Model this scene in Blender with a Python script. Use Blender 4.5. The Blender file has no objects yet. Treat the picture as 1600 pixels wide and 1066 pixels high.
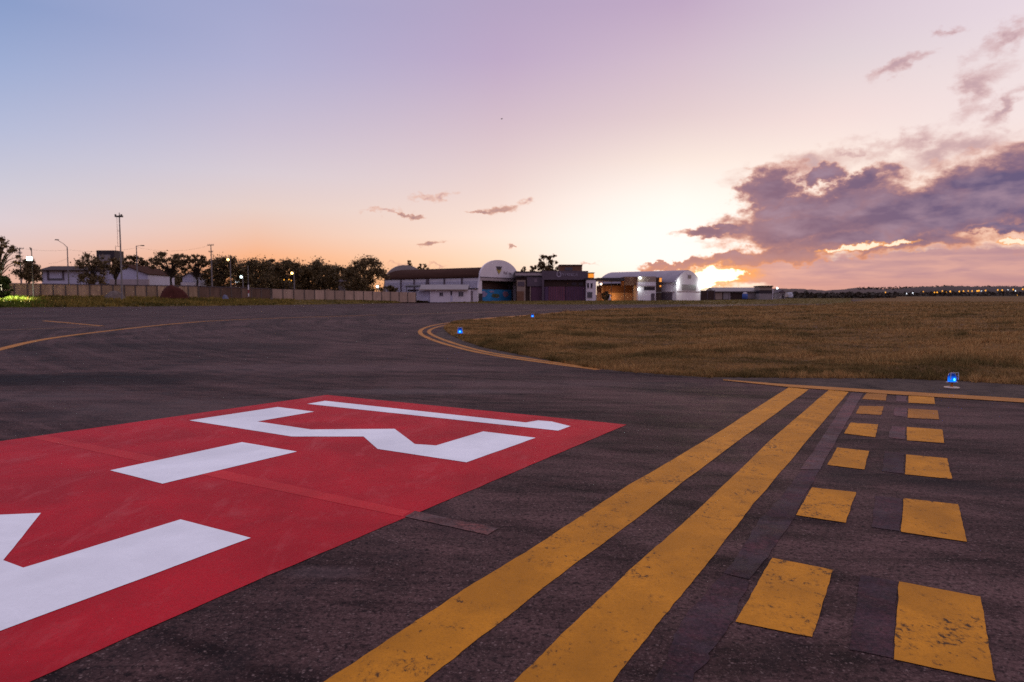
import bpy, bmesh, math, random
import numpy as np
from mathutils import Vector, Matrix

random.seed(7)
rng = np.random.default_rng(7)
SC = bpy.context.scene
COL = SC.collection
R = math.radians

# ------------------------------------------------------------------ camera
FPX, CU, CV, HOR = 1100.0, 800.0, 533.0, 470.0      # focal length in photo pixels, centre, horizon row
CAMH = 1.70
PITCH = math.atan((CV - HOR) / FPX)
cam_d = bpy.data.cameras.new('camera')
cam = bpy.data.objects.new('camera', cam_d)
COL.objects.link(cam)
cam.location = (0, 0, CAMH)
cam.rotation_euler = (R(90) - PITCH, 0, 0)
cam_d.sensor_width = 36.0
cam_d.lens = 36.0 * FPX / 1600.0
cam_d.clip_start = 0.05
cam_d.clip_end = 9000
cam_d.dof.use_dof = True
cam_d.dof.focus_distance = 5.2
cam_d.dof.aperture_fstop = 3.2
SC.camera = cam

SUN_AZ, SUN_EL = R(16.3), R(2.2)

# ------------------------------------------------------------------ photo geometry helpers
SP, CP = math.sin(PITCH), math.cos(PITCH)
def ray(u, v):
    a, b = (u - CU) / FPX, (v - CV) / FPX
    return (a, CP - b * SP, -SP - b * CP)
def azel(u, v):
    x, y, z = ray(u, v)
    return math.degrees(math.atan2(x, y)), math.degrees(math.atan2(z, math.hypot(x, y)))
def Pd(u, v, t):
    x, y, z = ray(u, v)
    return Vector((x * t, y * t, CAMH + z * t))
def T(r):
    q = np.maximum(np.asarray(r, float) - 14.0, 0.0)
    return 0.0073 * q * q / (q + 20.0)
def Ground_r(u, v):
    x, y, z = ray(u, v)
    h = math.hypot(x, y)
    te = z / h
    f = lambda r: CAMH + r * te - float(T(r))
    r, st = 0.5, 0.5
    while f(r) > 0:
        r *= 1.03
        if r > 2500: return 2500.0
    lo, hi = r / 1.03, r
    for _ in range(40):
        m = 0.5 * (lo + hi)
        if f(m) > 0: lo = m
        else: hi = m
    return 0.5 * (lo + hi)
def G(u, v, lift=0.0):
    x, y, z = ray(u, v)
    h = math.hypot(x, y)
    r = Ground_r(u, v)
    return Vector((x / h * r, y / h * r, float(T(r)) + lift))
def lin(c):
    return tuple(((x / 255.0) / 12.92 if x / 255.0 <= 0.04045 else ((x / 255.0 + 0.055) / 1.055) ** 2.4) for x in c)

# ------------------------------------------------------------------ world: dusk sky with clouds
W = bpy.data.worlds.new('World')
SC.world = W
W.use_nodes = True
wt = W.node_tree
wt.nodes.clear()

class S:                                             # a tiny expression wrapper over node sockets
    def __init__(s, sock): s.k = sock
    def _b(s, op, o): return mth(op, s, o)
    def __add__(s, o): return mth('ADD', s, o)
    def __radd__(s, o): return mth('ADD', o, s)
    def __sub__(s, o): return mth('SUBTRACT', s, o)
    def __rsub__(s, o): return mth('SUBTRACT', o, s)
    def __mul__(s, o): return mth('MULTIPLY', s, o)
    def __rmul__(s, o): return mth('MULTIPLY', o, s)
    def __truediv__(s, o): return mth('DIVIDE', s, o)
CUR = [wt]
def setin(inp, v):
    if isinstance(v, S): CUR[0].links.new(v.k, inp)
    else: inp.default_value = v
def mth(op, a, b=None, clamp=False):
    n = CUR[0].nodes.new('ShaderNodeMath'); n.operation = op; n.use_clamp = clamp
    setin(n.inputs[0], a)
    if b is not None: setin(n.inputs[1], b)
    return S(n.outputs[0])
def mrange(v, a, b, c=0.0, d=1.0, kind='LINEAR'):
    n = CUR[0].nodes.new('ShaderNodeMapRange'); n.interpolation_type = kind; n.clamp = True
    setin(n.inputs['Value'], v)
    for k, x in (('From Min', a), ('From Max', b), ('To Min', c), ('To Max', d)): setin(n.inputs[k], x)
    return S(n.outputs['Result'])
def mixc(f, a, b, blend='MIX'):
    n = CUR[0].nodes.new('ShaderNodeMix'); n.data_type = 'RGBA'; n.blend_type = blend; n.clamp_factor = True
    setin(n.inputs[0], f)
    for i, x in ((6, a), (7, b)):
        if isinstance(x, S): CUR[0].links.new(x.k, n.inputs[i])
        else: n.inputs[i].default_value = (*x[:3], 1)
    return S(n.outputs[2])
def vec(x, y, z=0.0):
    n = CUR[0].nodes.new('ShaderNodeCombineXYZ')
    for i, q in enumerate((x, y, z)): setin(n.inputs[i], q)
    return S(n.outputs[0])
def noise(v, scale, detail=4.0, rough=0.5, dist=0.0, lac=2.0):
    n = CUR[0].nodes.new('ShaderNodeTexNoise')
    if v is not None: setin(n.inputs['Vector'], v)
    n.inputs['Scale'].default_value = scale; n.inputs['Detail'].default_value = detail
    n.inputs['Roughness'].default_value = rough; n.inputs['Distortion'].default_value = dist
    n.inputs['Lacunarity'].default_value = lac
    return S(n.outputs['Fac'])
def ramp(f, stops):
    n = CUR[0].nodes.new('ShaderNodeValToRGB')
    cr = n.color_ramp
    stops = sorted(stops)
    while len(cr.elements) < len(stops): cr.elements.new(0.5)
    for e, (p, c) in zip(cr.elements, stops):
        e.position = p; e.color = (*c, 1)
    setin(n.inputs[0], f)
    return S(n.outputs[0])

tc = wt.nodes.new('ShaderNodeTexCoord')
sx = wt.nodes.new('ShaderNodeSeparateXYZ')
wt.links.new(tc.outputs['Generated'], sx.inputs[0])
DX, DY, DZ = (S(sx.outputs[i]) for i in range(3))
AZ = mth('ARCTAN2', DX, DY) * (180 / math.pi)
EL = mth('ARCSINE', DZ) * (180 / math.pi)
PEL = mth('SQRT', mth('MULTIPLY', EL, 1 / 90.0, clamp=True))
ZEN = (222, 212, 232)
SKY_COLS = [
    (0, [(0, (137, 157, 201)), (100, (158, 173, 211)), (200, (182, 188, 216)), (290, (206, 202, 215)), (345, (222, 206, 211)), (385, (230, 199, 192)), (425, (232, 184, 165)), (466, (222, 168, 148))]),
    (400, [(0, (163, 166, 204)), (100, (177, 176, 209)), (200, (200, 190, 210)), (270, (217, 204, 212)), (325, (231, 207, 200)), (365, (240, 196, 174)), (400, (250, 180, 136)), (435, (240, 158, 104)), (466, (225, 140, 90))]),
    (780, [(0, (180, 163, 195)), (90, (190, 169, 199)), (190, (212, 189, 202)), (260, (228, 205, 206)), (320, (242, 216, 207)), (370, (252, 226, 210)), (410, (255, 216, 184)), (445, (252, 196, 146)), (466, (240, 160, 95))]),
    (1060, [(0, (192, 168, 196)), (90, (210, 188, 204)), (180, (226, 204, 207)), (250, (245, 226, 217)), (310, (255, 245, 236)), (360, (255, 249, 243)), (405, (255, 249, 243)), (435, (255, 242, 218)), (466, (250, 200, 130))]),
    (1300, [(0, (212, 194, 210)), (90, (223, 208, 214)), (180, (242, 220, 218)), (250, (253, 235, 225)), (330, (255, 238, 224)), (400, (255, 226, 200)), (466, (240, 180, 150))]),
    (1600, [(0, (230, 214, 224)), (90, (238, 222, 224)), (180, (244, 226, 225)), (260, (250, 226, 216)), (340, (252, 218, 200)), (400, (248, 205, 184)), (466, (225, 170, 155))]),
]
def stops_for(u, rows):
    st = []
    for v, c in rows:
        st.append((math.sqrt(max(azel(u, v)[1], 0) / 90.0), lin(c)))
    top = st[0]
    z = lin(ZEN)
    mid = tuple(0.55 * a + 0.45 * b for a, b in zip(top[1], z))
    st.append((0.66, mid)); st.append((1.0, z))
    return st
BACK = [(0.0, lin((118, 90, 108))), (0.25, lin((138, 112, 136))), (0.5, lin((166, 154, 188))), (0.72, lin((196, 188, 222))), (1.0, lin(ZEN))]
cols = [(-175.0, BACK), (-80.0, [(p, lin(c)) for p, c in ((0, (186, 150, 152)), (.2, (180, 164, 186)), (.45, (144, 156, 198)), (.7, (180, 182, 218)), (1.0, ZEN))])]
for u, rows in SKY_COLS: cols.append((azel(u, 300)[0], stops_for(u, rows)))
cols.append((90.0, [(p, lin(c)) for p, c in ((0, (205, 165, 165)), (.2, (214, 186, 196)), (.45, (214, 200, 220)), (.7, (212, 204, 230)), (1.0, ZEN))]))
cols.append((175.0, BACK))
skyc = ramp(PEL, cols[0][1])
for (a0, _), (a1, st) in zip(cols[:-1], cols[1:]):
    skyc = mixc(mrange(AZ, a0, a1), skyc, ramp(PEL, st))

gx = (AZ - 13.0) * (1 / 10.5); gy = (EL - 4.2) * (1 / 4.6)
glow = mth('POWER', 2.718, (gx * gx + gy * gy) * -1.0)
skyc = mixc(glow * 0.9, skyc, (1.04, 0.99, 0.955))
warpv = vec(AZ, EL * 1.7)
wv1 = vec(AZ, EL * 1.5, 3.7); wv2 = vec(AZ, EL * 1.5, 19.3)
W1 = noise(wv1, 0.30, 2.0, 0.5); W2 = noise(wv2, 0.30, 2.0, 0.5)
W3 = noise(wv1, 1.3, 5.0, 0.62); W4 = noise(wv2, 1.3, 5.0, 0.62)
AZ0, EL0 = AZ, EL
AZW = AZ + (W1 - 0.5) * 5.0 + (W3 - 0.5) * 2.4
ELW = EL + (W2 - 0.5) * 2.2 + (W4 - 0.5) * 1.5
AZF = AZ + (W1 - 0.5) * 1.6 + (W3 - 0.5) * 2.0
ELF = EL + (W2 - 0.5) * 0.5 + (W4 - 0.5) * 0.9
def blob_shape(blobs, AZ=None, EL=None):
    out = None
    AZ = AZ or AZW; EL = EL or ELW
    for (u, v, rx, ry, rot) in blobs:
        a0, e0 = azel(u, v)
        kx = abs(azel(u + 20, v)[0] - azel(u - 20, v)[0]) / 40
        ky = abs(azel(u, v + 20)[1] - azel(u, v - 20)[1]) / 40
        c, s = math.cos(R(rot)), math.sin(R(rot))
        px = (AZ - a0) * (1 / kx); py = (EL - e0) * (1 / ky)
        qx = px * (c / rx) + py * (s / rx)
        qy = py * (c / ry) - px * (s / ry)
        d = 1.0 - mth('SQRT', qx * qx + qy * qy)
        out = d if out is None else mth('MAXIMUM', out, d)
    return mth('MAXIMUM', out, -1.2)

NW = noise(warpv, 0.42, 7.0, 0.56, 0.35)
NW2 = noise(vec(AZ + 31.0, EL * 2.2), 0.30, 5.0, 0.55, 0.2)
NSTR = noise(vec(AZ * 0.35 + 7.0, EL * 2.4), 0.8, 5.0, 0.55, 0.3)
# high wisps at the upper right and the small clouds over the hangars
wis = blob_shape([(1530, 150, 66, 30, 52), (1425, 220, 95, 20, 14), (1570, 62, 70, 20, 24), (1405, 108, 46, 12, 16), (1480, 45, 34, 9, 10), (1330, 238, 70, 12, 8),
                  (1575, 170, 40, 18, 50), (1265, 262, 120, 30, 8), (1480, 235, 120, 26, 10),
                  (655, 317, 36, 6, 2), (600, 331, 34, 3.6, -3), (820, 312, 12, 7, 0), (690, 312, 20, 5, 10), (680, 412, 40, 2.5, 2), (640, 412, 30, 2, 0), (910, 408, 20, 2, 4)])
dw = wis + (NW - 0.5) * 2.3
aw = mrange(dw, -0.25, 1.0, 0.0, 0.70, 'SMOOTHSTEP')
cw = mixc(mrange(AZ, 2.0, 30.0), lin((226, 168, 146)), lin((196, 148, 150)))
cw = mixc(mrange(dw, 0.55, 1.2), cw, lin((168, 126, 140)))
skyc = mixc(aw, skyc, cw)
sml = blob_shape([(782, 326, 40, 8, 6), (752, 330, 32, 3.4, 4), (650, 340, 17, 4.2, 0), (632, 336, 24, 2.4, -8), (672, 380, 28, 3.6, 5), (798, 384, 7, 4, -12)], AZF, ELF)
dsm = sml + (NW - 0.5) * 0.9
asm_ = mrange(dsm, 0.0, 0.5, 0.0, 0.82, 'SMOOTHSTEP')
skyc = mixc(asm_, skyc, mixc(mrange(dsm, 0.1, 0.9), lin((222, 158, 132)), lin((158, 112, 116))))
# mauve bank low over the hills
low = blob_shape([(1480, 420, 345, 40, 0), (1700, 420, 400, 48, 0), (1240, 424, 130, 34, 0), (1420, 455, 330, 30, 0)], AZF, ELF)
dl = low + (NSTR - 0.5) * 0.5
al = mrange(dl, 0.0, 0.3, 0.0, 0.95, 'SMOOTHSTEP')
cl_ = mixc(mrange(NSTR, 0.36, 0.66), lin((178, 136, 148)), lin((212, 160, 154)))
cl_ = mixc(mrange(EL, 0.5, 2.0), lin((198, 146, 142)), cl_)
cl_ = mixc(mrange(AZ, 15.0, 21.0), lin((226, 150, 116)), cl_)
skyc = mixc(al, skyc, cl_)
# main bank
main = blob_shape([(1310, 318, 120, 34, 14), (1500, 330, 220, 44, 8), (1560, 300, 190, 74, 10), (1420, 325, 200, 50, 10), (1270, 350, 190, 34, 4), (1120, 362, 66, 11, 2), (1205, 293, 52, 38, 20), (1345, 284, 62, 20, 14),
                   (1280, 278, 40, 16, 10), (1225, 325, 90, 22, 12), (1640, 262, 130, 60, 20), (1350, 378, 200, 22, 0), (1590, 352, 140, 14, 0), (1760, 300, 260, 90, 4),
                   (1075, 414, 78, 8, 4), (1150, 405, 80, 12, 2), (1030, 413, 22, 4, 3), (1230, 395, 90, 16, 0)])
dm = main * 1.35 + 0.06 + (NW - 0.5) * 1.35
am = mrange(dm, -0.12, 0.46, 0.0, 1.0, 'SMOOTHSTEP')
ecol = mixc(mrange(EL, 2.0, 9.0), lin((226, 142, 96)), lin((220, 164, 148)))
mcol = mixc(mrange(EL, 2.6, 4.8), lin((190, 132, 122)), lin((148, 112, 130)))
ccol = mixc(mrange(AZ, 18.0, 34.0), lin((126, 98, 124)), lin((98, 86, 124)))
ccol = mixc(mrange(NW2, 0.42, 0.66), ccol, lin((152, 126, 148)))
ccol = mixc(mrange(EL, 2.4, 4.4), lin((188, 134, 130)), ccol)
cc = mixc(mrange(dm, 0.10, 0.62), ecol, mcol)
cc = mixc(mrange(dm, 0.35, 1.0), cc, ccol)
skyc = mixc(am, skyc, cc)
# bright gaps lit by the sun behind the bank
gap = blob_shape([(1122, 431, 47, 15, 0), (1100, 447, 34, 4, 0), (1345, 386, 34, 4, 6), (1402, 380, 28, 3.5, 4), (1300, 392, 24, 2.5, 4), (1590, 378, 26, 4, 0)], AZF, ELF)
dg = gap + (NW - 0.5) * 1.25
skyc = mixc(mrange(dg, -0.5, 0.1, 0.0, 0.85, 'SMOOTHSTEP'), skyc, lin((244, 164, 96)))
gold = mixc(mrange(AZ, 20.0, 24.0), (2.1, 1.75, 1.2), (1.05, 0.86, 0.66))
skyc = mixc(mrange(dg, 0.02, 0.22, 0.0, 1.0, 'SMOOTHSTEP'), skyc, gold)
bg = wt.nodes.new('ShaderNodeBackground')
wt.links.new(skyc.k, bg.inputs['Color']); bg.inputs['Strength'].default_value = 1.0
nis = wt.nodes.new('ShaderNodeTexSky'); nis.sky_type = 'NISHITA'; nis.sun_disc = False
nis.sun_elevation = SUN_EL; nis.sun_rotation = SUN_AZ
bg2 = wt.nodes.new('ShaderNodeBackground'); wt.links.new(nis.outputs[0], bg2.inputs['Color']); bg2.inputs['Strength'].default_value = 0.004
ad = wt.nodes.new('ShaderNodeAddShader'); wt.links.new(bg.outputs[0], ad.inputs[0]); wt.links.new(bg2.outputs[0], ad.inputs[1])
wo = wt.nodes.new('ShaderNodeOutputWorld'); wt.links.new(ad.outputs[0], wo.inputs['Surface'])

sun_d = bpy.data.lights.new('sun', 'SUN'); sun_d.energy = 0.35; sun_d.angle = R(6); sun_d.color = (1.0, 0.62, 0.36)
sun = bpy.data.objects.new('sun', sun_d); COL.objects.link(sun)
sdir = Vector((math.sin(SUN_AZ) * math.cos(SUN_EL), math.cos(SUN_AZ) * math.cos(SUN_EL), math.sin(SUN_EL)))
sun.rotation_euler = sdir.to_track_quat('Z', 'Y').to_euler()

SC.view_settings.view_transform = 'Standard'
SC.view_settings.look = 'None'
SC.view_settings.exposure = 0.0
SC.view_settings.gamma = 1.0
SC.cycles.use_denoising = False
SC.cycles.sample_clamp_indirect = 2.0
SC.cycles.sample_clamp_direct = 3.5
SC.cycles.max_bounces = 5
SC.cycles.diffuse_bounces = 3
SC.cycles.glossy_bounces = 2

# ------------------------------------------------------------------ mesh and tagging helpers
class MB:
    def __init__(s): s.v = []; s.f = []
    def add(s, vs, fs):
        b = len(s.v); s.v += [tuple(x) for x in vs]; s.f += [tuple(i + b for i in f) for f in fs]; return s
    def box(s, x0, x1, y0, y1, z0, z1):
        x0, x1 = min(x0, x1), max(x0, x1); y0, y1 = min(y0, y1), max(y0, y1); z0, z1 = min(z0, z1), max(z0, z1)
        return s.add([(x0, y0, z0), (x1, y0, z0), (x1, y1, z0), (x0, y1, z0), (x0, y0, z1), (x1, y0, z1), (x1, y1, z1), (x0, y1, z1)],
                     [(0, 3, 2, 1), (4, 5, 6, 7), (0, 1, 5, 4), (1, 2, 6, 5), (2, 3, 7, 6), (3, 0, 4, 7)])
    def prism_y(s, poly, y0, y1):                    # polygon in (x,z), counter-clockwise seen from -y
        n = len(poly)
        vs = [(x, y0, z) for x, z in poly] + [(x, y1, z) for x, z in poly]
        return s.add(vs, [tuple(range(n)), tuple(range(2 * n - 1, n - 1, -1))] + [(i + n, (i + 1) % n + n, (i + 1) % n, i) for i in range(n)])
    def prism_x(s, poly, x0, x1):                    # polygon in (y,z)
        n = len(poly)
        vs = [(x0, y, z) for y, z in poly] + [(x1, y, z) for y, z in poly]
        return s.add(vs, [tuple(range(n - 1, -1, -1)), tuple(range(n, 2 * n))] + [(i, (i + 1) % n, (i + 1) % n + n, i + n) for i in range(n)])
    def prism_z(s, poly, z0, z1):
        n = len(poly)
        vs = [(x, y, z0) for x, y in poly] + [(x, y, z1) for x, y in poly]
        return s.add(vs, [tuple(range(n - 1, -1, -1)), tuple(range(n, 2 * n))] + [(i, (i + 1) % n, (i + 1) % n + n, i + n) for i in range(n)])
    def tube(s, pts, rad, n=8, cap=True):
        pts = [Vector(p) for p in pts]
        if not hasattr(rad, '__len__'): rad = [rad] * len(pts)
        rings = []
        for i, p in enumerate(pts):
            d = (pts[min(i + 1, len(pts) - 1)] - pts[max(i - 1, 0)]).normalized()
            up = Vector((0, 0, 1)) if abs(d.z) < 0.95 else Vector((1, 0, 0))
            a = d.cross(up).normalized(); b = a.cross(d)
            rings.append([p + (a * math.cos(2 * math.pi * k / n) + b * math.sin(2 * math.pi * k / n)) * rad[i] for k in range(n)])
        vs = [q for r_ in rings for q in r_]
        fs = []
        for i in range(len(rings) - 1):
            for k in range(n):
                fs.append((i * n + k, i * n + (k + 1) % n, (i + 1) * n + (k + 1) % n, (i + 1) * n + k))
        if cap: fs += [tuple(range(n - 1, -1, -1)), tuple(range((len(rings) - 1) * n, len(rings) * n))]
        return s.add(vs, fs)
    def lathe(s, prof, n=20, c=(0, 0, 0)):           # profile of (radius, z)
        vs = []
        for r_, z in prof: vs += [(c[0] + r_ * math.cos(2 * math.pi * k / n), c[1] + r_ * math.sin(2 * math.pi * k / n), c[2] + z) for k in range(n)]
        m = len(prof)
        fs = [(i * n + k, i * n + (k + 1) % n, (i + 1) * n + (k + 1) % n, (i + 1) * n + k) for i in range(m - 1) for k in range(n)]
        fs += [tuple(range(n - 1, -1, -1)), tuple(range((m - 1) * n, m * n))]
        return s.add(vs, fs)
    def ball(s, c, rx, ry=None, rz=None, n=10, m=7):
        ry = ry or rx; rz = rz or rx
        prof = [(math.sin(math.pi * (i + 0.02) / (m + 0.04)), -math.cos(math.pi * (i + 0.02) / (m + 0.04))) for i in range(m + 1)]
        b = len(s.v); s.lathe(prof, n)
        for i in range(b, len(s.v)):
            x, y, z = s.v[i]; s.v[i] = (c[0] + x * rx, c[1] + y * ry, c[2] + z * rz)
        return s
    def build(s, name, mat, parent=None, smooth=False):
        me = bpy.data.meshes.new(name); me.from_pydata(s.v, [], s.f); me.update()
        if smooth:
            for p in me.polygons: p.use_smooth = True
        return link(name, me, mat, parent)
def link(name, me, mat, parent=None):
    o = bpy.data.objects.new(name, me); COL.objects.link(o)
    if mat is not None: me.materials.append(mat)
    if parent is not None: o.parent = parent
    return o
def np_mesh(name, V, F, mat, parent=None, smooth=False):
    V = np.asarray(V, np.float32); F = np.asarray(F, np.int32)
    k = F.shape[1]
    me = bpy.data.meshes.new(name)
    me.vertices.add(len(V)); me.vertices.foreach_set('co', V.ravel())
    me.loops.add(F.size); me.loops.foreach_set('vertex_index', F.ravel())
    me.polygons.add(len(F)); me.polygons.foreach_set('loop_start', np.arange(0, F.size, k, dtype=np.int32))
    me.polygons.foreach_set('use_smooth', np.full(len(F), smooth))
    me.update(calc_edges=True); me.validate()
    return link(name, me, mat, parent)
def grid_faces(nr, nc, wrap=False):
    f = []
    i, j = np.meshgrid(np.arange(nr - 1), np.arange(nc if wrap else nc - 1), indexing='ij')
    j2 = (j + 1) % nc
    return np.stack([i * nc + j, i * nc + j2, (i + 1) * nc + j2, (i + 1) * nc + j], -1).reshape(-1, 4)
def tag(o, label=None, cat=None, group=None, kind=None):
    if label: o['label'] = label
    if cat: o['category'] = cat
    if group: o['group'] = group
    if kind: o['kind'] = kind
    return o
def thing(name, loc, label, cat, group=None, rz=0.0):
    o = bpy.data.objects.new(name, None); COL.objects.link(o)
    o.empty_display_size = 0.3
    o.location = loc; o.rotation_euler = (0, 0, rz)
    return tag(o, label, cat, group)
def copy_tree(o, parent=None):
    c = o.copy(); COL.objects.link(c)
    if parent is not None: c.parent = parent
    for ch in list(o.children): copy_tree(ch, c)
    return c
def poly_sheet(name, pts, mat, parent=None, lift=0.004):
    me = bpy.data.meshes.new(name)
    me.from_pydata([(p.x, p.y, p.z + lift) for p in pts], [], [tuple(range(len(pts)))]); me.update()
    if me.polygons[0].normal.z < 0: me.flip_normals()
    return link(name, me, mat, parent)
def strip_sheet(name, L, Rr, mat, parent=None, lift=0.004):
    vs = [(p.x, p.y, p.z + lift) for p in L] + [(p.x, p.y, p.z + lift) for p in Rr]
    n = len(L)
    me = bpy.data.meshes.new(name); me.from_pydata(vs, [], [(i, i + 1, n + i + 1, n + i) for i in range(n - 1)]); me.update()
    if me.polygons[0].normal.z < 0: me.flip_normals()
    return link(name, me, mat, parent)
def interp_px(pts, n):
    pts = np.array(pts, float); d = np.r_[0, np.cumsum(np.hypot(*np.diff(pts, axis=0).T))]
    t = np.linspace(0, d[-1], n)
    return np.stack([np.interp(t, d, pts[:, 0]), np.interp(t, d, pts[:, 1])], 1)

# ------------------------------------------------------------------ materials
def new_mat(name):
    m = bpy.data.materials.new(name); m.use_nodes = True
    nt = m.node_tree; CUR[0] = nt
    b = nt.nodes['Principled BSDF']
    return m, nt, b
def objco():
    n = CUR[0].nodes.new('ShaderNodeTexCoord'); return S(n.outputs['Object'])
def geopos():
    n = CUR[0].nodes.new('ShaderNodeNewGeometry'); return S(n.outputs['Position'])
def island():
    n = CUR[0].nodes.new('ShaderNodeNewGeometry'); return S(n.outputs['Random Per Island'])
def mapv(v, sc, rot=(0, 0, 0), loc=(0, 0, 0)):
    n = CUR[0].nodes.new('ShaderNodeMapping')
    setin(n.inputs['Vector'], v); n.inputs['Scale'].default_value = sc; n.inputs['Rotation'].default_value = rot; n.inputs['Location'].default_value = loc
    return S(n.outputs[0])
def voro(v, scale, feat='F1', out='Distance'):
    n = CUR[0].nodes.new('ShaderNodeTexVoronoi'); n.feature = feat
    setin(n.inputs['Vector'], v); n.inputs['Scale'].default_value = scale
    return S(n.outputs[out])
def bump(b, h, strength, dist):
    n = CUR[0].nodes.new('ShaderNodeBump'); n.inputs['Strength'].default_value = strength; n.inputs['Distance'].default_value = dist
    setin(n.inputs['Height'], h); CUR[0].links.new(n.outputs[0], b.inputs['Normal'])
def base(b, c): 
    if isinstance(c, S): CUR[0].links.new(c.k, b.inputs['Base Color'])
    else: b.inputs['Base Color'].default_value = (*c[:3], 1)
def rough(b, r): setin(b.inputs['Roughness'], r)
def simple(name, c, r=0.7, var=0.25, sc=2.0, metal=0.0, spec=0.3, bmp=0.0, stretch=(1, 1, 1)):
    m, nt, b = new_mat(name)
    p = mapv(objco(), stretch)
    n1 = noise(p, sc, 6, 0.6); n2 = noise(p, sc * 9, 3, 0.6)
    f = mrange(n1 * 0.7 + n2 * 0.3, 0.3, 0.7)
    base(b, mixc(f, tuple(x * (1 - var) for x in c), tuple(min(1, x * (1 + var * 0.6)) for x in c)))
    rough(b, r); b.inputs['Metallic'].default_value = metal; b.inputs['Specular IOR Level'].default_value = spec
    if bmp: bump(b, n1, bmp, 0.02)
    return m
def panel_mat(name, c, var):
    m, nt, b = new_mat(name)
    p = objco(); n1 = noise(mapv(p, (1, 1, 0.45)), 0.8, 6, 0.65, 0.5); n2 = noise(p, 6, 4, 0.65)
    drip = noise(mapv(p, (1.0, 1.0, 0.08)), 2.2, 5, 0.65)
    col = mixc(mrange(n1 * 0.6 + drip * 0.4, 0.38, 0.60), tuple(x * (1 - var) for x in c), tuple(x * 1.2 for x in c))
    col = mixc(island() * 0.75, col, tuple(x * 0.5 for x in c))
    col = mixc(mrange(n2, 0.35, 0.6, 0.35, 0.0), col, tuple(x * 0.4 for x in c))
    base(b, col); rough(b, 0.9); b.inputs['Specular IOR Level'].default_value = 0.1
    return m
def emit(name, c, st):
    m, nt, b = new_mat(name)
    base(b, tuple(min(1, x) for x in c)); b.inputs['Emission Color'].default_value = (*c, 1); b.inputs['Emission Strength'].default_value = st
    m.cycles.emission_sampling = 'NONE'
    return m

# direction of the hold line on the ground, used to lay wear along it
STAINS = [(110, 592, 3.8, 1.4, (0.012, 0.008, 0.009), 0.95), (480, 575, 5.0, 1.2, (0.16, 0.10, 0.095), 0.4), (820, 600, 3.0, 0.7, (0.15, 0.095, 0.09), 0.4), (330, 540, 6.0, 2.0, (0.02, 0.013, 0.013), 0.5), (60, 620, 2.0, 0.8, (0.15, 0.10, 0.095), 0.4), (500, 893, 0.30, 0.12, (0.17, 0.12, 0.12), 0.3), (640, 612, 2.6, 0.45, (0.17, 0.12, 0.115), 0.5), (300, 640, 2.5, 1.4, (0.11, 0.08, 0.075), 0.4)]
def asphalt_nodes(dark=1.0, tint=(1, 1, 1), coarse=1.0):
    p = geopos()
    lo = noise(p, 0.22, 5, 0.55, 0.3)
    lo2 = noise(mapv(p, (0.55, 0.10, 1), (0, 0, R(-28))), 0.9, 6, 0.6, 0.8)
    sweep = noise(mapv(p, (0.05, 0.7, 1), (0, 0, R(14))), 0.8, 5, 0.6, 0.6)
    mid = noise(p, 2.6, 5, 0.6)
    fine = noise(p, 55.0, 3, 0.7)
    cel = voro(p, 105.0, 'F1', 'Color')
    sep = CUR[0].nodes.new('ShaderNodeSeparateColor'); setin(sep.inputs[0], cel)
    st = S(sep.outputs[0])
    dcell = voro(p, 105.0)
    stone = mth('MULTIPLY', mrange(st, 0.72, 0.98), mrange(dcell, 0.62, 0.2), True)
    c_ = CUR[0].nodes.new('ShaderNodeSeparateXYZ'); setin(c_.inputs[0], p)
    ex, ey = S(c_.outputs[0]) - 30.0, S(c_.outputs[1]) - 62.0
    rad_ = mth('SQRT', ex * ex + ey * ey); ang_ = mth('ARCTAN2', ex, ey)
    arcs = noise(vec(rad_ * 1.7 + lo * 2.0, ang_ * 2.4), 1.0, 6, 0.68, 0.3)
    fs = noise(mapv(p, (0.25, 3.2, 1), (0, 0, R(-16))), 1.0, 6, 0.66, 0.5)
    f = arcs * 0.28 + fs * 0.20 + lo * 0.14 + lo2 * 0.14 + sweep * 0.10 + mid * 0.14
    c1 = tuple(0.033 * dark * t for t in (tint[0] * 1.0, tint[1] * 0.54, tint[2] * 0.52))
    c2 = tuple(0.19 * dark * t for t in (tint[0] * 1.0, tint[1] * 0.54, tint[2] * 0.49))
    c = mixc(mrange(f, 0.440, 0.555), c1, c2)
    c = mixc(mrange(fine, 0.40, 0.72), mixc(1.0, c, (0.52, 0.52, 0.52), 'MULTIPLY'), c)
    c = mixc(stone * 0.6 * coarse, c, (0.26, 0.175, 0.155))
    pits = noise(p, 30.0, 4, 0.75, 0.5)
    c = mixc(mrange(pits, 0.36, 0.52, 0.85, 0.0), c, (0.010, 0.007, 0.008))
    grit = voro(p, 46.0); gk = voro(p, 46.0, 'F1', 'Color'); s2 = CUR[0].nodes.new('ShaderNodeSeparateColor'); setin(s2.inputs[0], gk)
    c = mixc(mth('MULTIPLY', mrange(S(s2.outputs[1]), 0.86, 0.98), mrange(grit, 0.42, 0.25), True) * 0.6 * coarse, c, (0.26, 0.175, 0.155))
    for (su, sv, sa, sb_, col_, k_) in STAINS:
        q = G(su, sv)
        dx_ = (S(c_.outputs[0]) - q.x) * (1 / sa) + (lo2 - 0.5) * 1.6; dy_ = (S(c_.outputs[1]) - q.y) * (1 / sb_) + (mid - 0.5) * 1.6
        c = mixc(mth('MULTIPLY', mrange(mth('SQRT', dx_ * dx_ + dy_ * dy_), 0.55, 1.15, 1.0, 0.0), mrange(pits * 0.5 + lo2 * 0.5, 0.35, 0.6, 0.5, 1.0)) * k_, c, col_)
    c = mixc(mrange(noise(p, 0.55, 3, 0.5, 1.2), 0.30, 0.40, 0.45, 0.0), c, (0.022, 0.018, 0.02))
    return p, c, fine, stone, mid
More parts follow.
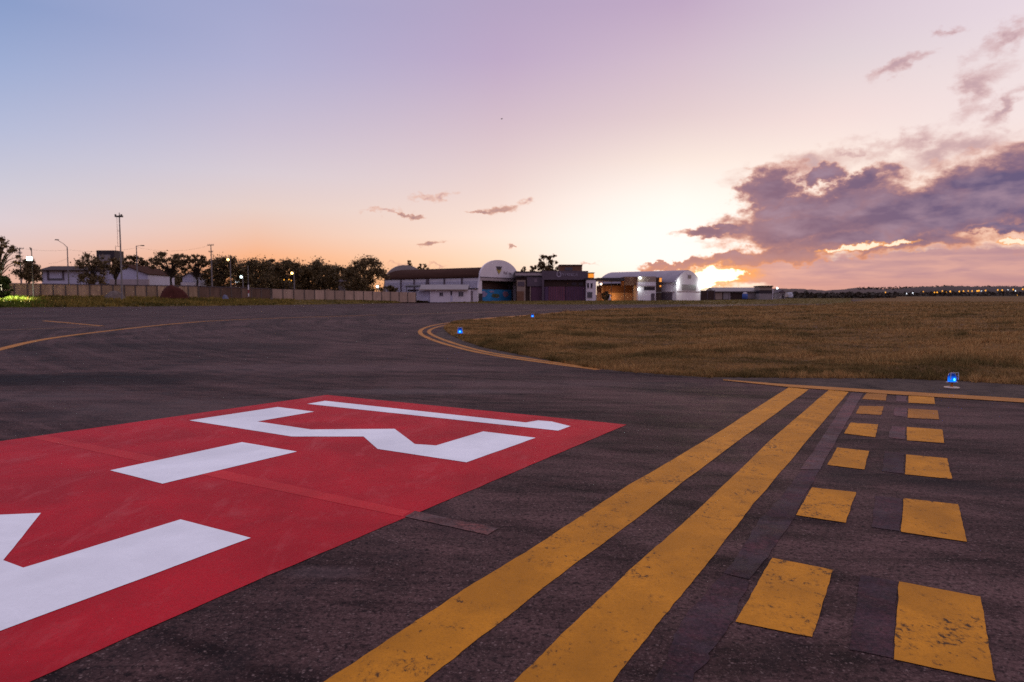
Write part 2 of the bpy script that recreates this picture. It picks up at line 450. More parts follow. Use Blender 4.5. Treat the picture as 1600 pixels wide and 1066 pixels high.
def asphalt():
    m, nt, b = new_mat('asphalt')
    p, c, fine, stone, mid = asphalt_nodes()
    base(b, c)
    rough(b, mrange(mid, 0.3, 0.7, 0.7, 0.9)); b.inputs['Specular IOR Level'].default_value = 0.05
    bump(b, fine * 0.7 + stone * 0.6, 0.55, 0.006)
    return m
M = {}
M['asphalt'] = asphalt()
def blackout(name, tint, k):
    m, nt, b = new_mat(name)
    p, c, fine, stone, mid = asphalt_nodes(0.9, tint, 0.5)
    kk = mrange(noise(p, 6.0, 5, 0.7, 0.5), 0.38, 0.56, 0.15, 1.0)
    base(b, mixc(kk * k, c, mixc(1.0, tuple(0.055 * t for t in tint), mixc(mrange(fine * 0.4 + noise(p, 2.4, 5, 0.65, 0.5) * 0.6, 0.38, 0.60), (0.35, 0.35, 0.38), (1.25, 1.25, 1.25)), 'MULTIPLY')))
    rough(b, mrange(mid, 0.3, 0.7, 0.6, 0.85)); b.inputs['Specular IOR Level'].default_value = 0.08
    bump(b, fine, 0.25, 0.004)
    return m
M['blackout_dark'] = blackout('old_black_paint', (0.95, 0.66, 0.86), 0.6)
M['blackout_grey'] = blackout('worn_grey_paint', (1.9, 1.35, 1.5), 0.6)
M['joint_grey'] = blackout('grey_joint_filler', (2.4, 1.6, 1.5), 0.7)

def paint(name, c, wear=0.35, dirt=(0.05, 0.035, 0.03), scale=1.0, rgh=0.7, wear_lo=0.60, light=None, grain_k=0.45):
    m, nt, b = new_mat(name)
    p = geopos()
    big = noise(p, 1.1 * scale, 5, 0.6, 0.4)
    blot = noise(p, 4.0 * scale, 5, 0.65, 0.5)
    fine = noise(p, 38.0, 4, 0.75)
    fine2 = noise(p, 120.0, 2, 0.6)
    col = mixc(mrange(big, 0.38, 0.62), tuple(x * (0.90 if c[1] > 0.8 else 0.74) for x in c), tuple(min(1, x * 1.08) for x in c))
    col = mixc(mrange(fine, 0.3, 0.7, 0.45 if light is not None or c[0] < 0.8 else 0.15, 0.0), col, tuple(x * 0.45 for x in c))
    if light is not None:
        sc_ = noise(mapv(p, (1, 0.35, 1), (0, 0, R(35))), 3.0, 8, 0.75, 0.8)
        col = mixc(mrange(sc_ * 0.75 + blot * 0.25, 0.52, 0.68, 0.0, 0.42), col, light)
    patch = mrange(blot * 0.62 + big * 0.38, 0.46, 0.60)
    speck = noise(mapv(p, (1, 0.6, 1), (0, 0, R(25))), 34.0, 5, 0.72, 0.4)
    pits = noise(p, 85.0, 3, 0.7, 0.3)
    thr = wear_lo + 0.10 - patch * 0.14
    chips = mrange(speck - thr, -0.02, 0.09)
    grain = mrange(pits, 0.50, 0.68)
    smudge = mth('MULTIPLY', patch, mrange(speck * 0.5 + fine * 0.5, 0.42, 0.60), True)
    col = mixc(smudge * wear * 1.15, col, tuple(0.30 * x + 0.55 * d for x, d in zip(c, dirt)))
    soft = mrange(noise(mapv(p, (1, 0.5, 1), (0, 0, R(-20))), 2.1, 4, 0.55, 0.6) * 0.6 + fine * 0.4, 0.47, 0.66)
    col = mixc(soft * wear * 0.75, col, tuple(0.35 * x + 0.35 * d for x, d in zip(c, dirt)))
    col = mixc(grain * grain_k, col, tuple(0.35 * x + 0.65 * d for x, d in zip(c, dirt)))
    col = mixc(mth('MULTIPLY', chips, wear * 1.5, True), col, dirt)
    base(b, col); rough(b, rgh); b.inputs['Specular IOR Level'].default_value = 0.12
    bump(b, fine * 0.6 + fine2 * 0.4, 0.2, 0.003)
    return m
M['yellow'] = paint('yellow_paint', (0.74, 0.285, 0.018), 0.62, (0.045, 0.025, 0.015), 1.2, 0.72, 0.56)
M['yellow_old'] = paint('faded_yellow_paint', (0.55, 0.21, 0.03), 0.7, (0.07, 0.045, 0.03), 1.2, 0.75, 0.56)
M['yellow_line'] = paint('taxi_line_paint', (0.58, 0.23, 0.045), 0.4, (0.09, 0.05, 0.03), 0.8, 0.75, 0.6)
M['yellow_faint'] = paint('worn_taxi_line_paint', (0.36, 0.175, 0.08), 0.4, (0.09, 0.06, 0.05), 0.8, 0.75, 0.6)
M['red'] = paint('red_paint', (0.61, 0.010, 0.022), 0.2, (0.10, 0.02, 0.02), 0.8, 0.68, 0.66, (0.64, 0.12, 0.12), 0.5)
M['red_joint'] = paint('red_painted_joint', (0.70, 0.030, 0.036), 0.12, (0.2, 0.03, 0.03), 0.8, 0.68, 0.68)
M['white'] = paint('white_paint', (0.93, 0.93, 0.935), 0.09, (0.34, 0.31, 0.33), 0.8, 0.62, 0.68, None, 0.07)

def grass_ground(name, ca, cb, cdark, st=(1, 1, 1)):
    m, nt, b = new_mat(name)
    p = geopos()
    n1 = noise(mapv(p, (0.35, 1.0, 1), (0, 0, R(-8))), 0.16, 6, 0.6, 0.4)
    n2 = noise(p, 1.4, 5, 0.65); n3 = noise(p, 14.0, 4, 0.7)
    ns = noise(mapv(p, (0.6, 1.0, 1), (0, 0, R(-6))), 0.55, 6, 0.65, 0.6)
    c = mixc(mrange(n1 * 0.35 + ns * 0.3 + n2 * 0.2 + n3 * 0.15, 0.41, 0.57), ca, cb)
    c = mixc(mrange(n3, 0.35, 0.6, 0.7, 0.0), c, cdark)
    base(b, c); rough(b, 0.95); b.inputs['Specular IOR Level'].default_value = 0.1
    bump(b, n2 * 0.4 + n3 * 0.6, 0.8, 0.08)
    return m
M['field_soil'] = grass_ground('dry_grass_floor', (0.11, 0.055, 0.018), (0.26, 0.13, 0.042), (0.03, 0.018, 0.008))
M['ground'] = grass_ground('dry_ground', (0.09, 0.055, 0.026), (0.15, 0.09, 0.04), (0.04, 0.027, 0.014))
M['verge'] = grass_ground('verge_grass', (0.11, 0.075, 0.022), (0.20, 0.13, 0.04), (0.04, 0.03, 0.011))
def dirt_mat():
    m, nt, b = new_mat('bare_shoulder_dirt')
    p = geopos(); n1 = noise(p, 1.2, 6, 0.62, 0.4); n2 = noise(p, 30, 4, 0.7); n4 = noise(p, 5.0, 4, 0.6)
    c = mixc(mrange(n1 * 0.6 + n4 * 0.4, 0.36, 0.64), (0.036, 0.025, 0.022), (0.115, 0.078, 0.062))
    c = mixc(mrange(n2, 0.56, 0.72, 0, 0.6), c, (0.17, 0.12, 0.09))
    base(b, c); rough(b, 0.95); b.inputs['Specular IOR Level'].default_value = 0.1
    bump(b, n4 * 0.4 + n2 * 0.6, 0.8, 0.03)
    return m
M['dirt'] = dirt_mat()
def blade_mat(name, cols4):
    m, nt, b = new_mat(name)
    p = geopos()
    n1 = noise(mapv(p, (0.35, 1.0, 1), (0, 0, R(-8))), 0.16, 5, 0.6, 0.4)
    i = island()
    c = ramp(i, [(0.0, cols4[0]), (0.4, cols4[1]), (0.75, cols4[2]), (1.0, cols4[3])])
    ns = noise(mapv(p, (0.6, 1.0, 1), (0, 0, R(-6))), 0.55, 6, 0.65, 0.6)
    c = mixc(mrange(n1 * 0.4 + ns * 0.6, 0.43, 0.54, 1.0, 0.0), c, mixc(1.0, c, (0.36, 0.42, 0.36), 'MULTIPLY'))
    base(b, c); rough(b, 0.8); b.inputs['Specular IOR Level'].default_value = 0.15
    return m
M['blades'] = blade_mat('dry_grass_blades', [(0.23, 0.125, 0.042), (0.47, 0.26, 0.095), (0.64, 0.365, 0.13), (0.24, 0.165, 0.05)])
M['verge_blades'] = blade_mat('verge_grass_blades', [(0.13, 0.10, 0.02), (0.27, 0.18, 0.035), (0.33, 0.20, 0.05), (0.11, 0.12, 0.015)])
M['lush_blades'] = blade_mat('green_grass_blades', [(0.06, 0.10, 0.008), (0.12, 0.16, 0.012), (0.15, 0.16, 0.02), (0.08, 0.12, 0.01)])
def leaf_mat(name, a, b2, c3):
    m, nt, b = new_mat(name)
    c = ramp(island(), [(0.0, a), (0.5, b2), (1.0, c3)])
    base(b, c); rough(b, 0.65); b.inputs['Specular IOR Level'].default_value = 0.2
    return m
M['leaf'] = leaf_mat('dark_leaves', (0.07, 0.05, 0.022), (0.125, 0.082, 0.034), (0.18, 0.115, 0.045))
M['leaf2'] = leaf_mat('olive_leaves', (0.08, 0.056, 0.024), (0.14, 0.09, 0.036), (0.20, 0.125, 0.05))
M['leaf_green'] = leaf_mat('green_leaves', (0.03, 0.05, 0.008), (0.06, 0.09, 0.012), (0.09, 0.12, 0.018))
M['bark'] = simple('bark', (0.055, 0.038, 0.027), 0.9, 0.4, 3, bmp=0.4)
M['far_leaf'] = leaf_mat('far_wood_leaves', (0.040, 0.028, 0.019), (0.058, 0.040, 0.027), (0.075, 0.052, 0.034))
M['concrete'] = panel_mat('aged_concrete', (0.52, 0.34, 0.21), 0.5)
M['concrete_pale'] = panel_mat('pale_concrete', (0.52, 0.35, 0.26), 0.25)
M['concrete_dark'] = panel_mat('dark_concrete', (0.21, 0.125, 0.09), 0.5)  # same panel pattern in a darker base tone
M['post_conc'] = simple('dark_joint_concrete', (0.115, 0.085, 0.07), 0.9, 0.3, 2)
M['coping'] = simple('dark_coping', (0.10, 0.075, 0.085), 0.9, 0.3, 2)
M['white_wall'] = simple('white_render', (0.76, 0.66, 0.68), 0.8, 0.16, 0.6, stretch=(1, 1, 0.4))
M['white_clad'] = simple('white_sheet_cladding', (0.64, 0.56, 0.59), 0.6, 0.16, 0.5, stretch=(1, 1, 0.3))
M['blue_white'] = simple('bluish_white_render', (0.52, 0.48, 0.58), 0.8, 0.12, 0.6)
M['roof_brown'] = simple('rusty_roof_sheet', (0.062, 0.028, 0.020), 0.95, 0.35, 0.7, spec=0.03, stretch=(1, 0.15, 1))
M['roof_grey'] = simple('grey_roof_sheet', (0.27, 0.22, 0.215), 0.6, 0.2, 0.6)
M['roof_pale'] = simple('pale_metal_roof', (0.30, 0.245, 0.28), 0.5, 0.25, 0.3, stretch=(0.3, 1, 1))
M['dark_grey'] = simple('dark_grey_trim', (0.05, 0.038, 0.042), 0.8, 0.3, 2)
M['dark_brown'] = simple('dark_brown_panel', (0.055, 0.028, 0.022), 0.8, 0.35, 1)
M['pilaster'] = simple('purple_grey_pilaster', (0.12, 0.085, 0.10), 0.8, 0.25, 2)
M['inner_brown'] = simple('brown_inner_cladding', (0.13, 0.07, 0.055), 0.85, 0.3, 1)
M['purple'] = simple('purple_cladding', (0.115, 0.060, 0.125), 0.7, 0.25, 1.2)
M['purple_sign'] = simple('plum_sign_board', (0.115, 0.078, 0.10), 0.6, 0.2, 1)
M['purple_door'] = simple('plum_hangar_door', (0.105, 0.040, 0.072), 0.6, 0.35, 0.9, stretch=(1, 1, 0.3))
M['glow_tint_door'] = simple('plum_door_magenta_glow', (0.18, 0.058, 0.088), 0.6, 0.35, 0.9, stretch=(1, 1, 0.3))  # plum door with the magenta glow on it put into the base colour
M['beige'] = simple('beige_render', (0.34, 0.24, 0.19), 0.85, 0.25, 1)
M['brick_brown'] = simple('brown_brick', (0.20, 0.095, 0.055), 0.85, 0.25, 1.5)
M['beige_pale'] = simple('pale_band', (0.42, 0.33, 0.33), 0.8, 0.2, 1)
M['shed_wall'] = simple('ochre_shed_wall', (0.50, 0.30, 0.17), 0.85, 0.25, 1)
M['blue_mural'] = simple('blue_painted_wall', (0.03, 0.20, 0.42), 0.7, 0.4, 0.35)
M['lavender'] = simple('lavender_patch', (0.28, 0.22, 0.36), 0.7, 0.4, 0.8)
M['pinkish'] = simple('pink_patch', (0.34, 0.17, 0.24), 0.7, 0.4, 0.9)
M['olive_paint'] = simple('olive_patch', (0.10, 0.11, 0.06), 0.7, 0.6, 1.2)
M['glass'] = simple('dark_window_glass', (0.03, 0.022, 0.03), 0.15, 0.3, 1, spec=0.5)
M['glass_grey'] = simple('grey_window_glass', (0.10, 0.09, 0.10), 0.2, 0.3, 1, spec=0.5)
M['pole_conc'] = simple('concrete_pole', (0.22, 0.19, 0.185), 0.85, 0.25, 1)
M['pole_dark'] = simple('dark_steel_pole', (0.05, 0.042, 0.042), 0.6, 0.3, 2)
M['galv'] = simple('galvanised_steel', (0.28, 0.26, 0.27), 0.45, 0.2, 2, metal=0.6)
M['cable'] = simple('cable_rubber', (0.04, 0.03, 0.03), 0.8, 0.2, 2)
M['red_soil'] = simple('red_earth', (0.075, 0.018, 0.012), 0.95, 0.5, 2.2, bmp=0.8)
M['rubble'] = simple('grey_rubble', (0.15, 0.11, 0.095), 0.95, 0.4, 2.2, bmp=0.6)
M['blue_tarp'] = simple('blue_grey_tarp', (0.15, 0.15, 0.22), 0.7, 0.3, 2)
M['marker_white'] = simple('marker_white', (0.7, 0.66, 0.66), 0.6, 0.1, 2)
M['marker_red'] = simple('marker_red', (0.28, 0.03, 0.04), 0.6, 0.2, 2)
M['orange_stem'] = simple('orange_stem_paint', (0.55, 0.16, 0.02), 0.5, 0.2, 20)
M['plate'] = simple('cream_base_plate', (0.62, 0.46, 0.33), 0.6, 0.2, 12)
M['frame_pale'] = simple('pale_metal_frame', (0.62, 0.60, 0.68), 0.35, 0.15, 20, metal=0.3)
M['blue_tank'] = simple('blue_plastic', (0.06, 0.11, 0.34), 0.5, 0.2, 2)
M['car_white'] = simple('white_vehicle_paint', (0.6, 0.58, 0.62), 0.35, 0.1, 2, spec=0.5)
M['tyre'] = simple('tyre_rubber', (0.02, 0.018, 0.018), 0.9, 0.2, 4)
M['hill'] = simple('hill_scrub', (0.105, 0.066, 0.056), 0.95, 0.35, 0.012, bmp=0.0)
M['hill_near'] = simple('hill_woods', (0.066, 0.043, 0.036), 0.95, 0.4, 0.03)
M['bird'] = simple('bird_feathers', (0.03, 0.027, 0.03), 0.8, 0.2, 8)
M['emblem_yellow'] = simple('emblem_yellow', (0.42, 0.30, 0.06), 0.6, 0.2, 3)
M['emblem_dark'] = simple('emblem_dark', (0.06, 0.035, 0.045), 0.6, 0.2, 3)
M['letter_pale'] = simple('pale_lettering', (0.36, 0.29, 0.36), 0.5, 0.1, 3)
M['letter_grey'] = simple('grey_lettering', (0.22, 0.15, 0.18), 0.5, 0.1, 3)
M['lamp_white'] = emit('lit_white_lamp', (0.80, 1.0, 0.98), 14)
M['lamp_flood'] = emit('lit_flood_lamp', (0.86, 1.0, 0.94), 30)
M['lamp_amber'] = emit('lit_amber_lamp', (1.0, 0.62, 0.20), 6)
M['lamp_orange'] = emit('lit_orange_lamp', (1.0, 0.42, 0.04), 1.5)
M['lamp_far_white'] = emit('lit_far_white_lamp', (0.9, 0.95, 1.0), 1.6)
M['lamp_warm'] = emit('lit_warm_lamp', (1.0, 0.80, 0.62), 9)
M['blue_bulb'] = emit('lit_blue_bulb', (0.02, 0.16, 1.0), 10)
def blue_lens():
    m, nt, b = new_mat('lit_blue_lens')
    base(b, (0.01, 0.05, 0.30)); rough(b, 0.12)
    b.inputs['Transmission Weight'].default_value = 0.15; b.inputs['IOR'].default_value = 1.2
    z = CUR[0].nodes.new('ShaderNodeSeparateXYZ'); setin(z.inputs[0], objco())
    b.inputs['Emission Color'].default_value = (0.0, 0.13, 0.80, 1)
    setin(b.inputs['Emission Strength'], mrange(S(z.outputs[2]), 0.19, 0.30, 1.7, 0.05))
    m.cycles.emission_sampling = 'NONE'
    return m
M['blue_lens'] = blue_lens()
M['panel_glow'] = emit('glowing_white_panel', (0.9, 0.95, 1.0), 1.4)  # emission stands in for light falling on white panels

# ------------------------------------------------------------------ the ground, apron, verge and field
rings = np.concatenate([[0.02], np.arange(0.5, 14, 0.75), 14 * 1.035 ** np.arange(0, 162)])
rings = rings[rings < 3600]
def polar(name, rr, a0, a1, na, mat, lift, label, cat, wrap=False):
    az = np.radians(np.linspace(a0, a1, na, endpoint=not wrap))
    A, RR = np.meshgrid(az, rr)
    V = np.stack([np.sin(A) * RR, np.cos(A) * RR, T(RR) + lift], -1).reshape(-1, 3)
    F = grid_faces(len(rr), na, wrap)[:, ::-1]
    o = np_mesh(name, V, F, mat, None, True)
    return tag(o, label, cat, kind='structure')
polar('ground', rings, 0, 360, 360, M['ground'], -0.06, 'dry open ground reaching out to the horizon around the airfield', 'ground', True)
apron = polar('apron', rings[rings < 320], -180, 180, 480, M['asphalt'], 0.0, 'dark worn asphalt apron with painted taxiway markings', 'apron', True)

# field: columns across the picture from the rounded tip of the grass to far beyond the right edge
FN = [(694, 513.5), (698, 518), (706, 524), (725, 533), (760, 544), (819, 555), (881, 567), (928, 575), (975, 580), (1100, 589), (1250, 590), (1400, 591), (1500, 595), (1600, 601), (1800, 612), (2400, 640)]
FF = [(694, 512.5), (698, 509), (706, 506), (725, 503), (756, 499.5), (837, 493.5), (928, 483.5 + 2), (1000, 482), (1100, 480.2), (1200, 478.5), (1290, 476.8), (1330, 472), (1380, 464.2), (1500, 464.2), (1600, 464.2), (2400, 464.2)]
ucols = np.concatenate([np.linspace(694, 760, 26), np.linspace(763, 2400, 300)])
nrow = 150
def h2(x, y):
    return (np.sin(x * 2.1 + 1.3 * np.sin(y * 1.7)) * np.sin(y * 2.7 + 1.1 * np.sin(x * 1.3)) * 0.5 +
            np.sin(x * 0.61 + y * 0.35 + 2 * np.sin(y * .21)) * np.sin(y * 0.83 - x * 0.22) * 0.9 + np.sin(x * 5.3 + y * 2) * np.sin(y * 6.1 - x) * 0.25)
az_c, rn_c, rf_c = [], [], []
for u in ucols:
    vn, vf = np.interp(u, *zip(*FN)), np.interp(u, *zip(*FF))
    az_c.append(math.radians(azel(u, 0.5 * (vn + vf))[0])); rn_c.append(Ground_r(u, vn)); rf_c.append(max(Ground_r(u, vf), Ground_r(u, vn) + 0.05))
az_c, rn_c, rf_c = map(np.array, (az_c, rn_c, rf_c))
tt = np.linspace(0, 1, nrow)[:, None]
RR = rn_c * (rf_c / rn_c) ** tt
AA = np.broadcast_to(az_c, RR.shape)
X, Y = np.sin(AA) * RR, np.cos(AA) * RR
edge = np.minimum(np.minimum((RR - rn_c) / 1.2, (rf_c - RR) / 1.5), 1.0)
edge = np.clip(edge, 0, 1)
Zf = T(RR) + 0.006 + edge * (0.06 + 0.075 * h2(X, Y) * np.clip(60 / RR, 0.35, 1))
field = np_mesh('field', np.stack([X, Y, Zf], -1).reshape(-1, 3), grid_faces(nrow, len(ucols))[:, ::-1], M['field_soil'], None, True)
tag(field, 'uneven brown grass field inside the curve of the taxiway', 'field', kind='structure')
def field_z(az, r):
    rn = np.interp(az, az_c, rn_c); rf = np.interp(az, az_c, rf_c)
    e = np.clip(np.minimum(np.minimum((r - rn) / 1.2, (rf - r) / 1.5), 1.0), 0, 1)
    x, y = np.sin(az) * r, np.cos(az) * r
    return T(r) + 0.006 + e * (0.06 + 0.075 * h2(x, y) * np.clip(60 / r, 0.35, 1)), e
def tufts(name, x, y, z, hgt, wid, nb, mat):
    n = len(x); k = n * nb
    x, y, z, hgt, wid = (np.repeat(q, nb) for q in (x, y, z, hgt, wid))
    th = rng.uniform(0, 2 * np.pi, k); off = rng.uniform(0, 1, k) * wid * 2.2
    bx, by = x + np.cos(th) * off, y + np.sin(th) * off
    ph = rng.uniform(0, 2 * np.pi, k); w = wid * rng.uniform(0.5, 1.2, k)
    hh = hgt * rng.uniform(0.55, 1.25, k); le = hh * rng.uniform(0.1, 0.75, k)
    V = np.empty((k, 3, 3), np.float32)
    V[:, 0] = np.stack([bx - np.cos(ph) * w, by - np.sin(ph) * w, z - 0.02], -1)
    V[:, 1] = np.stack([bx + np.cos(ph) * w, by + np.sin(ph) * w, z - 0.02], -1)
    V[:, 2] = np.stack([bx + np.cos(th) * le, by + np.sin(th) * le, z + hh], -1)
    return np_mesh(name, V.reshape(-1, 3), np.arange(3 * k).reshape(-1, 3), mat)
N = 150000
azs = rng.uniform(az_c[0], math.radians(44), N)
rn = np.interp(azs, az_c, rn_c); rf = np.minimum(np.interp(azs, az_c, rf_c), 220)
rs = rn * (rf / rn) ** (rng.uniform(0, 1, N) ** 1.15)
zs, es = field_z(azs, rs)
xs, ys = np.sin(azs) * rs, np.cos(azs) * rs
clump = np.clip(0.5 + 0.6 * h2(xs * 0.8, ys * 0.8), 0.15, 1.5)
hg = (0.035 + 0.115 * clump ** 1.8) * (0.5 + 0.5 * es) * np.clip(1 + (rs - 20) / 160, 1, 1.8)
ae = rng.uniform(az_c[0] + 0.004, math.radians(44), 16000)
rag = 0.35 * np.sin(ae * 190) * np.sin(ae * 71 + 1) + 0.25 * np.sin(ae * 430 + 2)
re = np.interp(ae, az_c, rn_c); re = re + np.abs(rng.normal(0, 0.45, len(ae))) - 0.12 - 0.30 * np.clip(rag, 0, 1) * rng.uniform(0, 1, len(ae)) * np.clip(re / 16, .5, 2)
ze, _ = field_z(ae, re); ze = np.maximum(ze, T(re) + 0.004)
xs, ys, zs, rs = np.r_[xs, np.sin(ae) * re], np.r_[ys, np.cos(ae) * re], np.r_[zs, ze], np.r_[rs, re]
hg = np.r_[hg, rng.uniform(0.04, 0.17, len(ae)) * np.clip(0.6 + rag, 0.4, 1.3)]
o = tufts('grass', xs, ys, zs, hg, 0.0045 * np.clip(rs / 9, 1, 12), 4, M['blades'])
tag(o, 'dry brown grass standing all over the field', 'grass', kind='stuff')

# bare shoulder between the edge line and the grass
DN = [(676, 525.5), (694, 536.5), (756, 553), (850, 566), (931, 578), (1030, 587), (1130, 593), (1230, 601), (1400, 611.5), (1600, 623.5), (1800, 636), (2400, 672)]
pn = interp_px(DN, 120)
Lp, Rp = [], []
for u, v in pn:
    vn = np.interp(u, *zip(*FN)) if u > 694 else 514
    Lp.append(G(u, v)); Rp.append(G(max(u, 694), min(vn, v) - 5.0 - 2.0 * math.sin(u * 0.043) - 1.5 * math.sin(u * 0.13)))
tag(strip_sheet('shoulder', Lp, Rp, M['dirt'], None, 0.003), 'strip of bare dark dirt between edge line and grass', 'shoulder', kind='structure')

# verge: grass bank from the far edge of the apron up to the walls and hangars, then level ground behind
VG = [(-500, 482, 463, 112), (-300, 481.5, 463, 114), (0, 480.8, 463.5, 119), (150, 479.8, 464, 129), (330, 478.2, 466.5, 144), (420, 477.2, 468, 158), (560, 475.0, 469, 172), (650, 473.2, 470, 184),
      (690, 473.2, 471, 191), (750, 474.2, 470.8, 198), (800, 475.4, 470.5, 200), (850, 476, 470.3, 203), (1000, 476, 469.8, 210), (1100, 476, 469.5, 214), (1200, 475.6, 467.6, 300), (1330, 474.8, 466.4, 360)]
VGu = np.linspace(-500, 1330, 240)
vA = []
for u in VGu:
    n_, f_, t_ = (np.interp(u, [q[0] for q in VG], [q[k] for q in VG]) for k in (1, 2, 3))
    a = G(u, n_); b2 = Pd(u, f_, t_)
    colv = []
    for k, s_ in enumerate(np.linspace(0, 1, 14)):
        p = a.lerp(b2, s_)
        z0 = a.z; p.z = a.z + (b2.z - a.z) * (s_ ** 0.9) + 0.01
        if 0 < k < 13: p.z += 0.05 * float(h2(p.x * 0.7, p.y * 0.7))
        colv.append(p)
    d = Vector((b2.x, b2.y, 0)).normalized()
    for ex in (8, 30, 80, 160, 260):
        q = b2 + d * ex
        q.z = max(b2.z + 0.01, float(T(math.hypot(q.x, q.y))) + 0.02)
        colv.append(q)
    vA.append(colv)
VV = np.array([[tuple(p) for p in c] for c in vA], float).transpose(1, 0, 2)
verge = np_mesh('verge', VV.reshape(-1, 3), grid_faces(VV.shape[0], VV.shape[1])[:, ::-1], M['verge'], None, True)
tag(verge, 'rough grass bank along the far edge of the apron', 'verge', kind='structure')
# grass on the verge
iu = rng.uniform(0, len(VGu) - 1.001, 26000); iv = rng.uniform(0, 12.999, 26000)
def bil(iu, iv):
    a, b2 = iu.astype(int), iv.astype(int); fa, fb = (iu - a)[:, None], (iv - b2)[:, None]
    return VV[b2, a] * (1 - fa) * (1 - fb) + VV[b2, a + 1] * fa * (1 - fb) + VV[b2 + 1, a] * (1 - fa) * fb + VV[b2 + 1, a + 1] * fa * fb
Pv = bil(iu, iv)
uu = np.interp(iu, np.arange(len(VGu)), VGu)
lush = rng.uniform(0, 1, len(uu)) < np.clip((85 - uu) / 50, 0, 0.95)
hv = np.where(uu < 460, rng.uniform(0.2, 0.55, len(uu)), rng.uniform(0.06, 0.2, len(uu)))
for msk, nm, mt, lb in ((~lush, 'grass', 'verge_blades', 'rough olive grass on the bank below the walls and hangars'), (lush, 'grass', 'lush_blades', 'bright green grass lit by the floodlight at the far left')):
    o = tufts(nm, Pv[msk, 0], Pv[msk, 1], Pv[msk, 2], hv[msk], np.full(msk.sum(), 0.09), 3, M[mt])
    tag(o, lb, 'grass', kind='stuff')

# ------------------------------------------------------------------ painted markings, parts of the apron
def Gs(pts): return [G(u, v) for u, v in pts]
def densify(pts, step, jit=0.0):
    out = []
    n = len(pts)
    for i in range(n):
        a, b2 = pts[i], pts[(i + 1) % n]
        k = max(1, int((b2 - a).length / step)); jx = jy = 0.0
        for j in range(k):
            p = a.lerp(b2, j / k)
            jx = jx * 0.6 + random.gauss(0, jit * 0.6); jy = jy * 0.6 + random.gauss(0, jit * 0.6)
            if jit and j: p = p + Vector((jx, jy, 0))
            out.append(p)
    return out
red_px = [(511, 617.5), (979, 664), (811, 735), (540, 849), (440, 891.5), (324, 942), (48, 1066)]
red = Gs(red_px)
# carry the panel on beyond the left and lower edges of the frame
d1 = (red[-1] - red[1]).normalized(); red.append(red[-1] + d1 * 1.6)
d2 = (G(0, 690) - red[0]); red.append(G(0, 690) + d2 * 0.75)
rp = poly_sheet('red_panel', densify(red, 0.10, 0.004), M['red'], apron, 0.004)
tag(rp, 'red painted panel with white characters across the asphalt')
chars = [
    [(480, 631.8), (508, 627), (821.5, 661), (840.7, 657.7), (862, 659.5), (891.5, 666.8), (872, 673.8)],
    [(295.5, 657.7), (434, 636.7), (491, 644), (402, 659.4), (486, 671.9), (616.8, 671), (648, 694.8), (681.5, 697), (755, 675), (837, 685), (728.8, 723.5), (590, 702.5), (568, 683), (456, 683)],
    [(172, 736), (378, 691.8), (464, 706.6), (254, 757)],
]
for c in chars: poly_sheet('white_character', densify(Gs(c), 0.12, 0.002), M['white'], rp, 0.007)
c4 = Gs([(392, 842), (282, 813), (36.5, 888.7), (5, 877), (64, 802.9), (0, 805.6)])
e0 = G(0, 988); bd = (e0 - c4[0]).normalized()
c4 += [c4[-1] + Vector((-0.55, 0.02, 0)), e0 + bd * 1.3 + Vector((-0.55, 0.35, 0)), e0 + bd * 1.3]
poly_sheet('white_character', densify(c4, 0.12, 0.002), M['white'], rp, 0.007)
strip_sheet('joint_strip', Gs(interp_px([(72, 681.5), (317, 729), (642, 800)], 20)), Gs(interp_px([(47, 684.5), (317, 743), (628, 808)], 20)), M['red_joint'], rp, 0.0055)
tag(poly_sheet('joint_strip', densify(Gs([(648, 799.5), (778, 827), (762, 837), (632, 808.5)]), 0.06, 0.004), M['joint_grey'], apron, 0.006), 'short grey filled joint running out from the red panel')

def two_sided(name, Lpx, Rpx, mat, lift=0.004, n=90, jit=0.0035, parent=None):
    A = [G(u, v) for u, v in interp_px(Lpx, n)]; B = [G(u, v) for u, v in interp_px(Rpx, n)]
    for P_ in (A, B):
        jx = jy = 0.0
        for p in P_:
            jx = jx * 0.72 + random.gauss(0, jit * 0.6); jy = jy * 0.72 + random.gauss(0, jit * 0.6); p.x += jx; p.y += jy
    return strip_sheet(name, A, B, mat, parent or apron, lift)
l1 = two_sided('solid_line', [(414, 1126), (507.5, 1066), (721, 925), (826, 861), (980, 760), (1120, 677.5), (1233, 605.5)], [(590, 1126), (665, 1066), (860, 910), (987.5, 816), (1059, 760), (1180, 670), (1264, 609)], M['yellow'])
tag(l1, 'left of two solid yellow hold lines')
l2 = two_sided('solid_line', [(748, 1126), (804, 1066), (942.5, 929), (1100, 788), (1202.5, 689), (1296, 609)], [(915, 1126), (957.5, 1066), (1000, 1009), (1090, 900), (1184, 780), (1255, 696), (1326, 613)], M['yellow'])
tag(l2, 'right of two solid yellow hold lines')
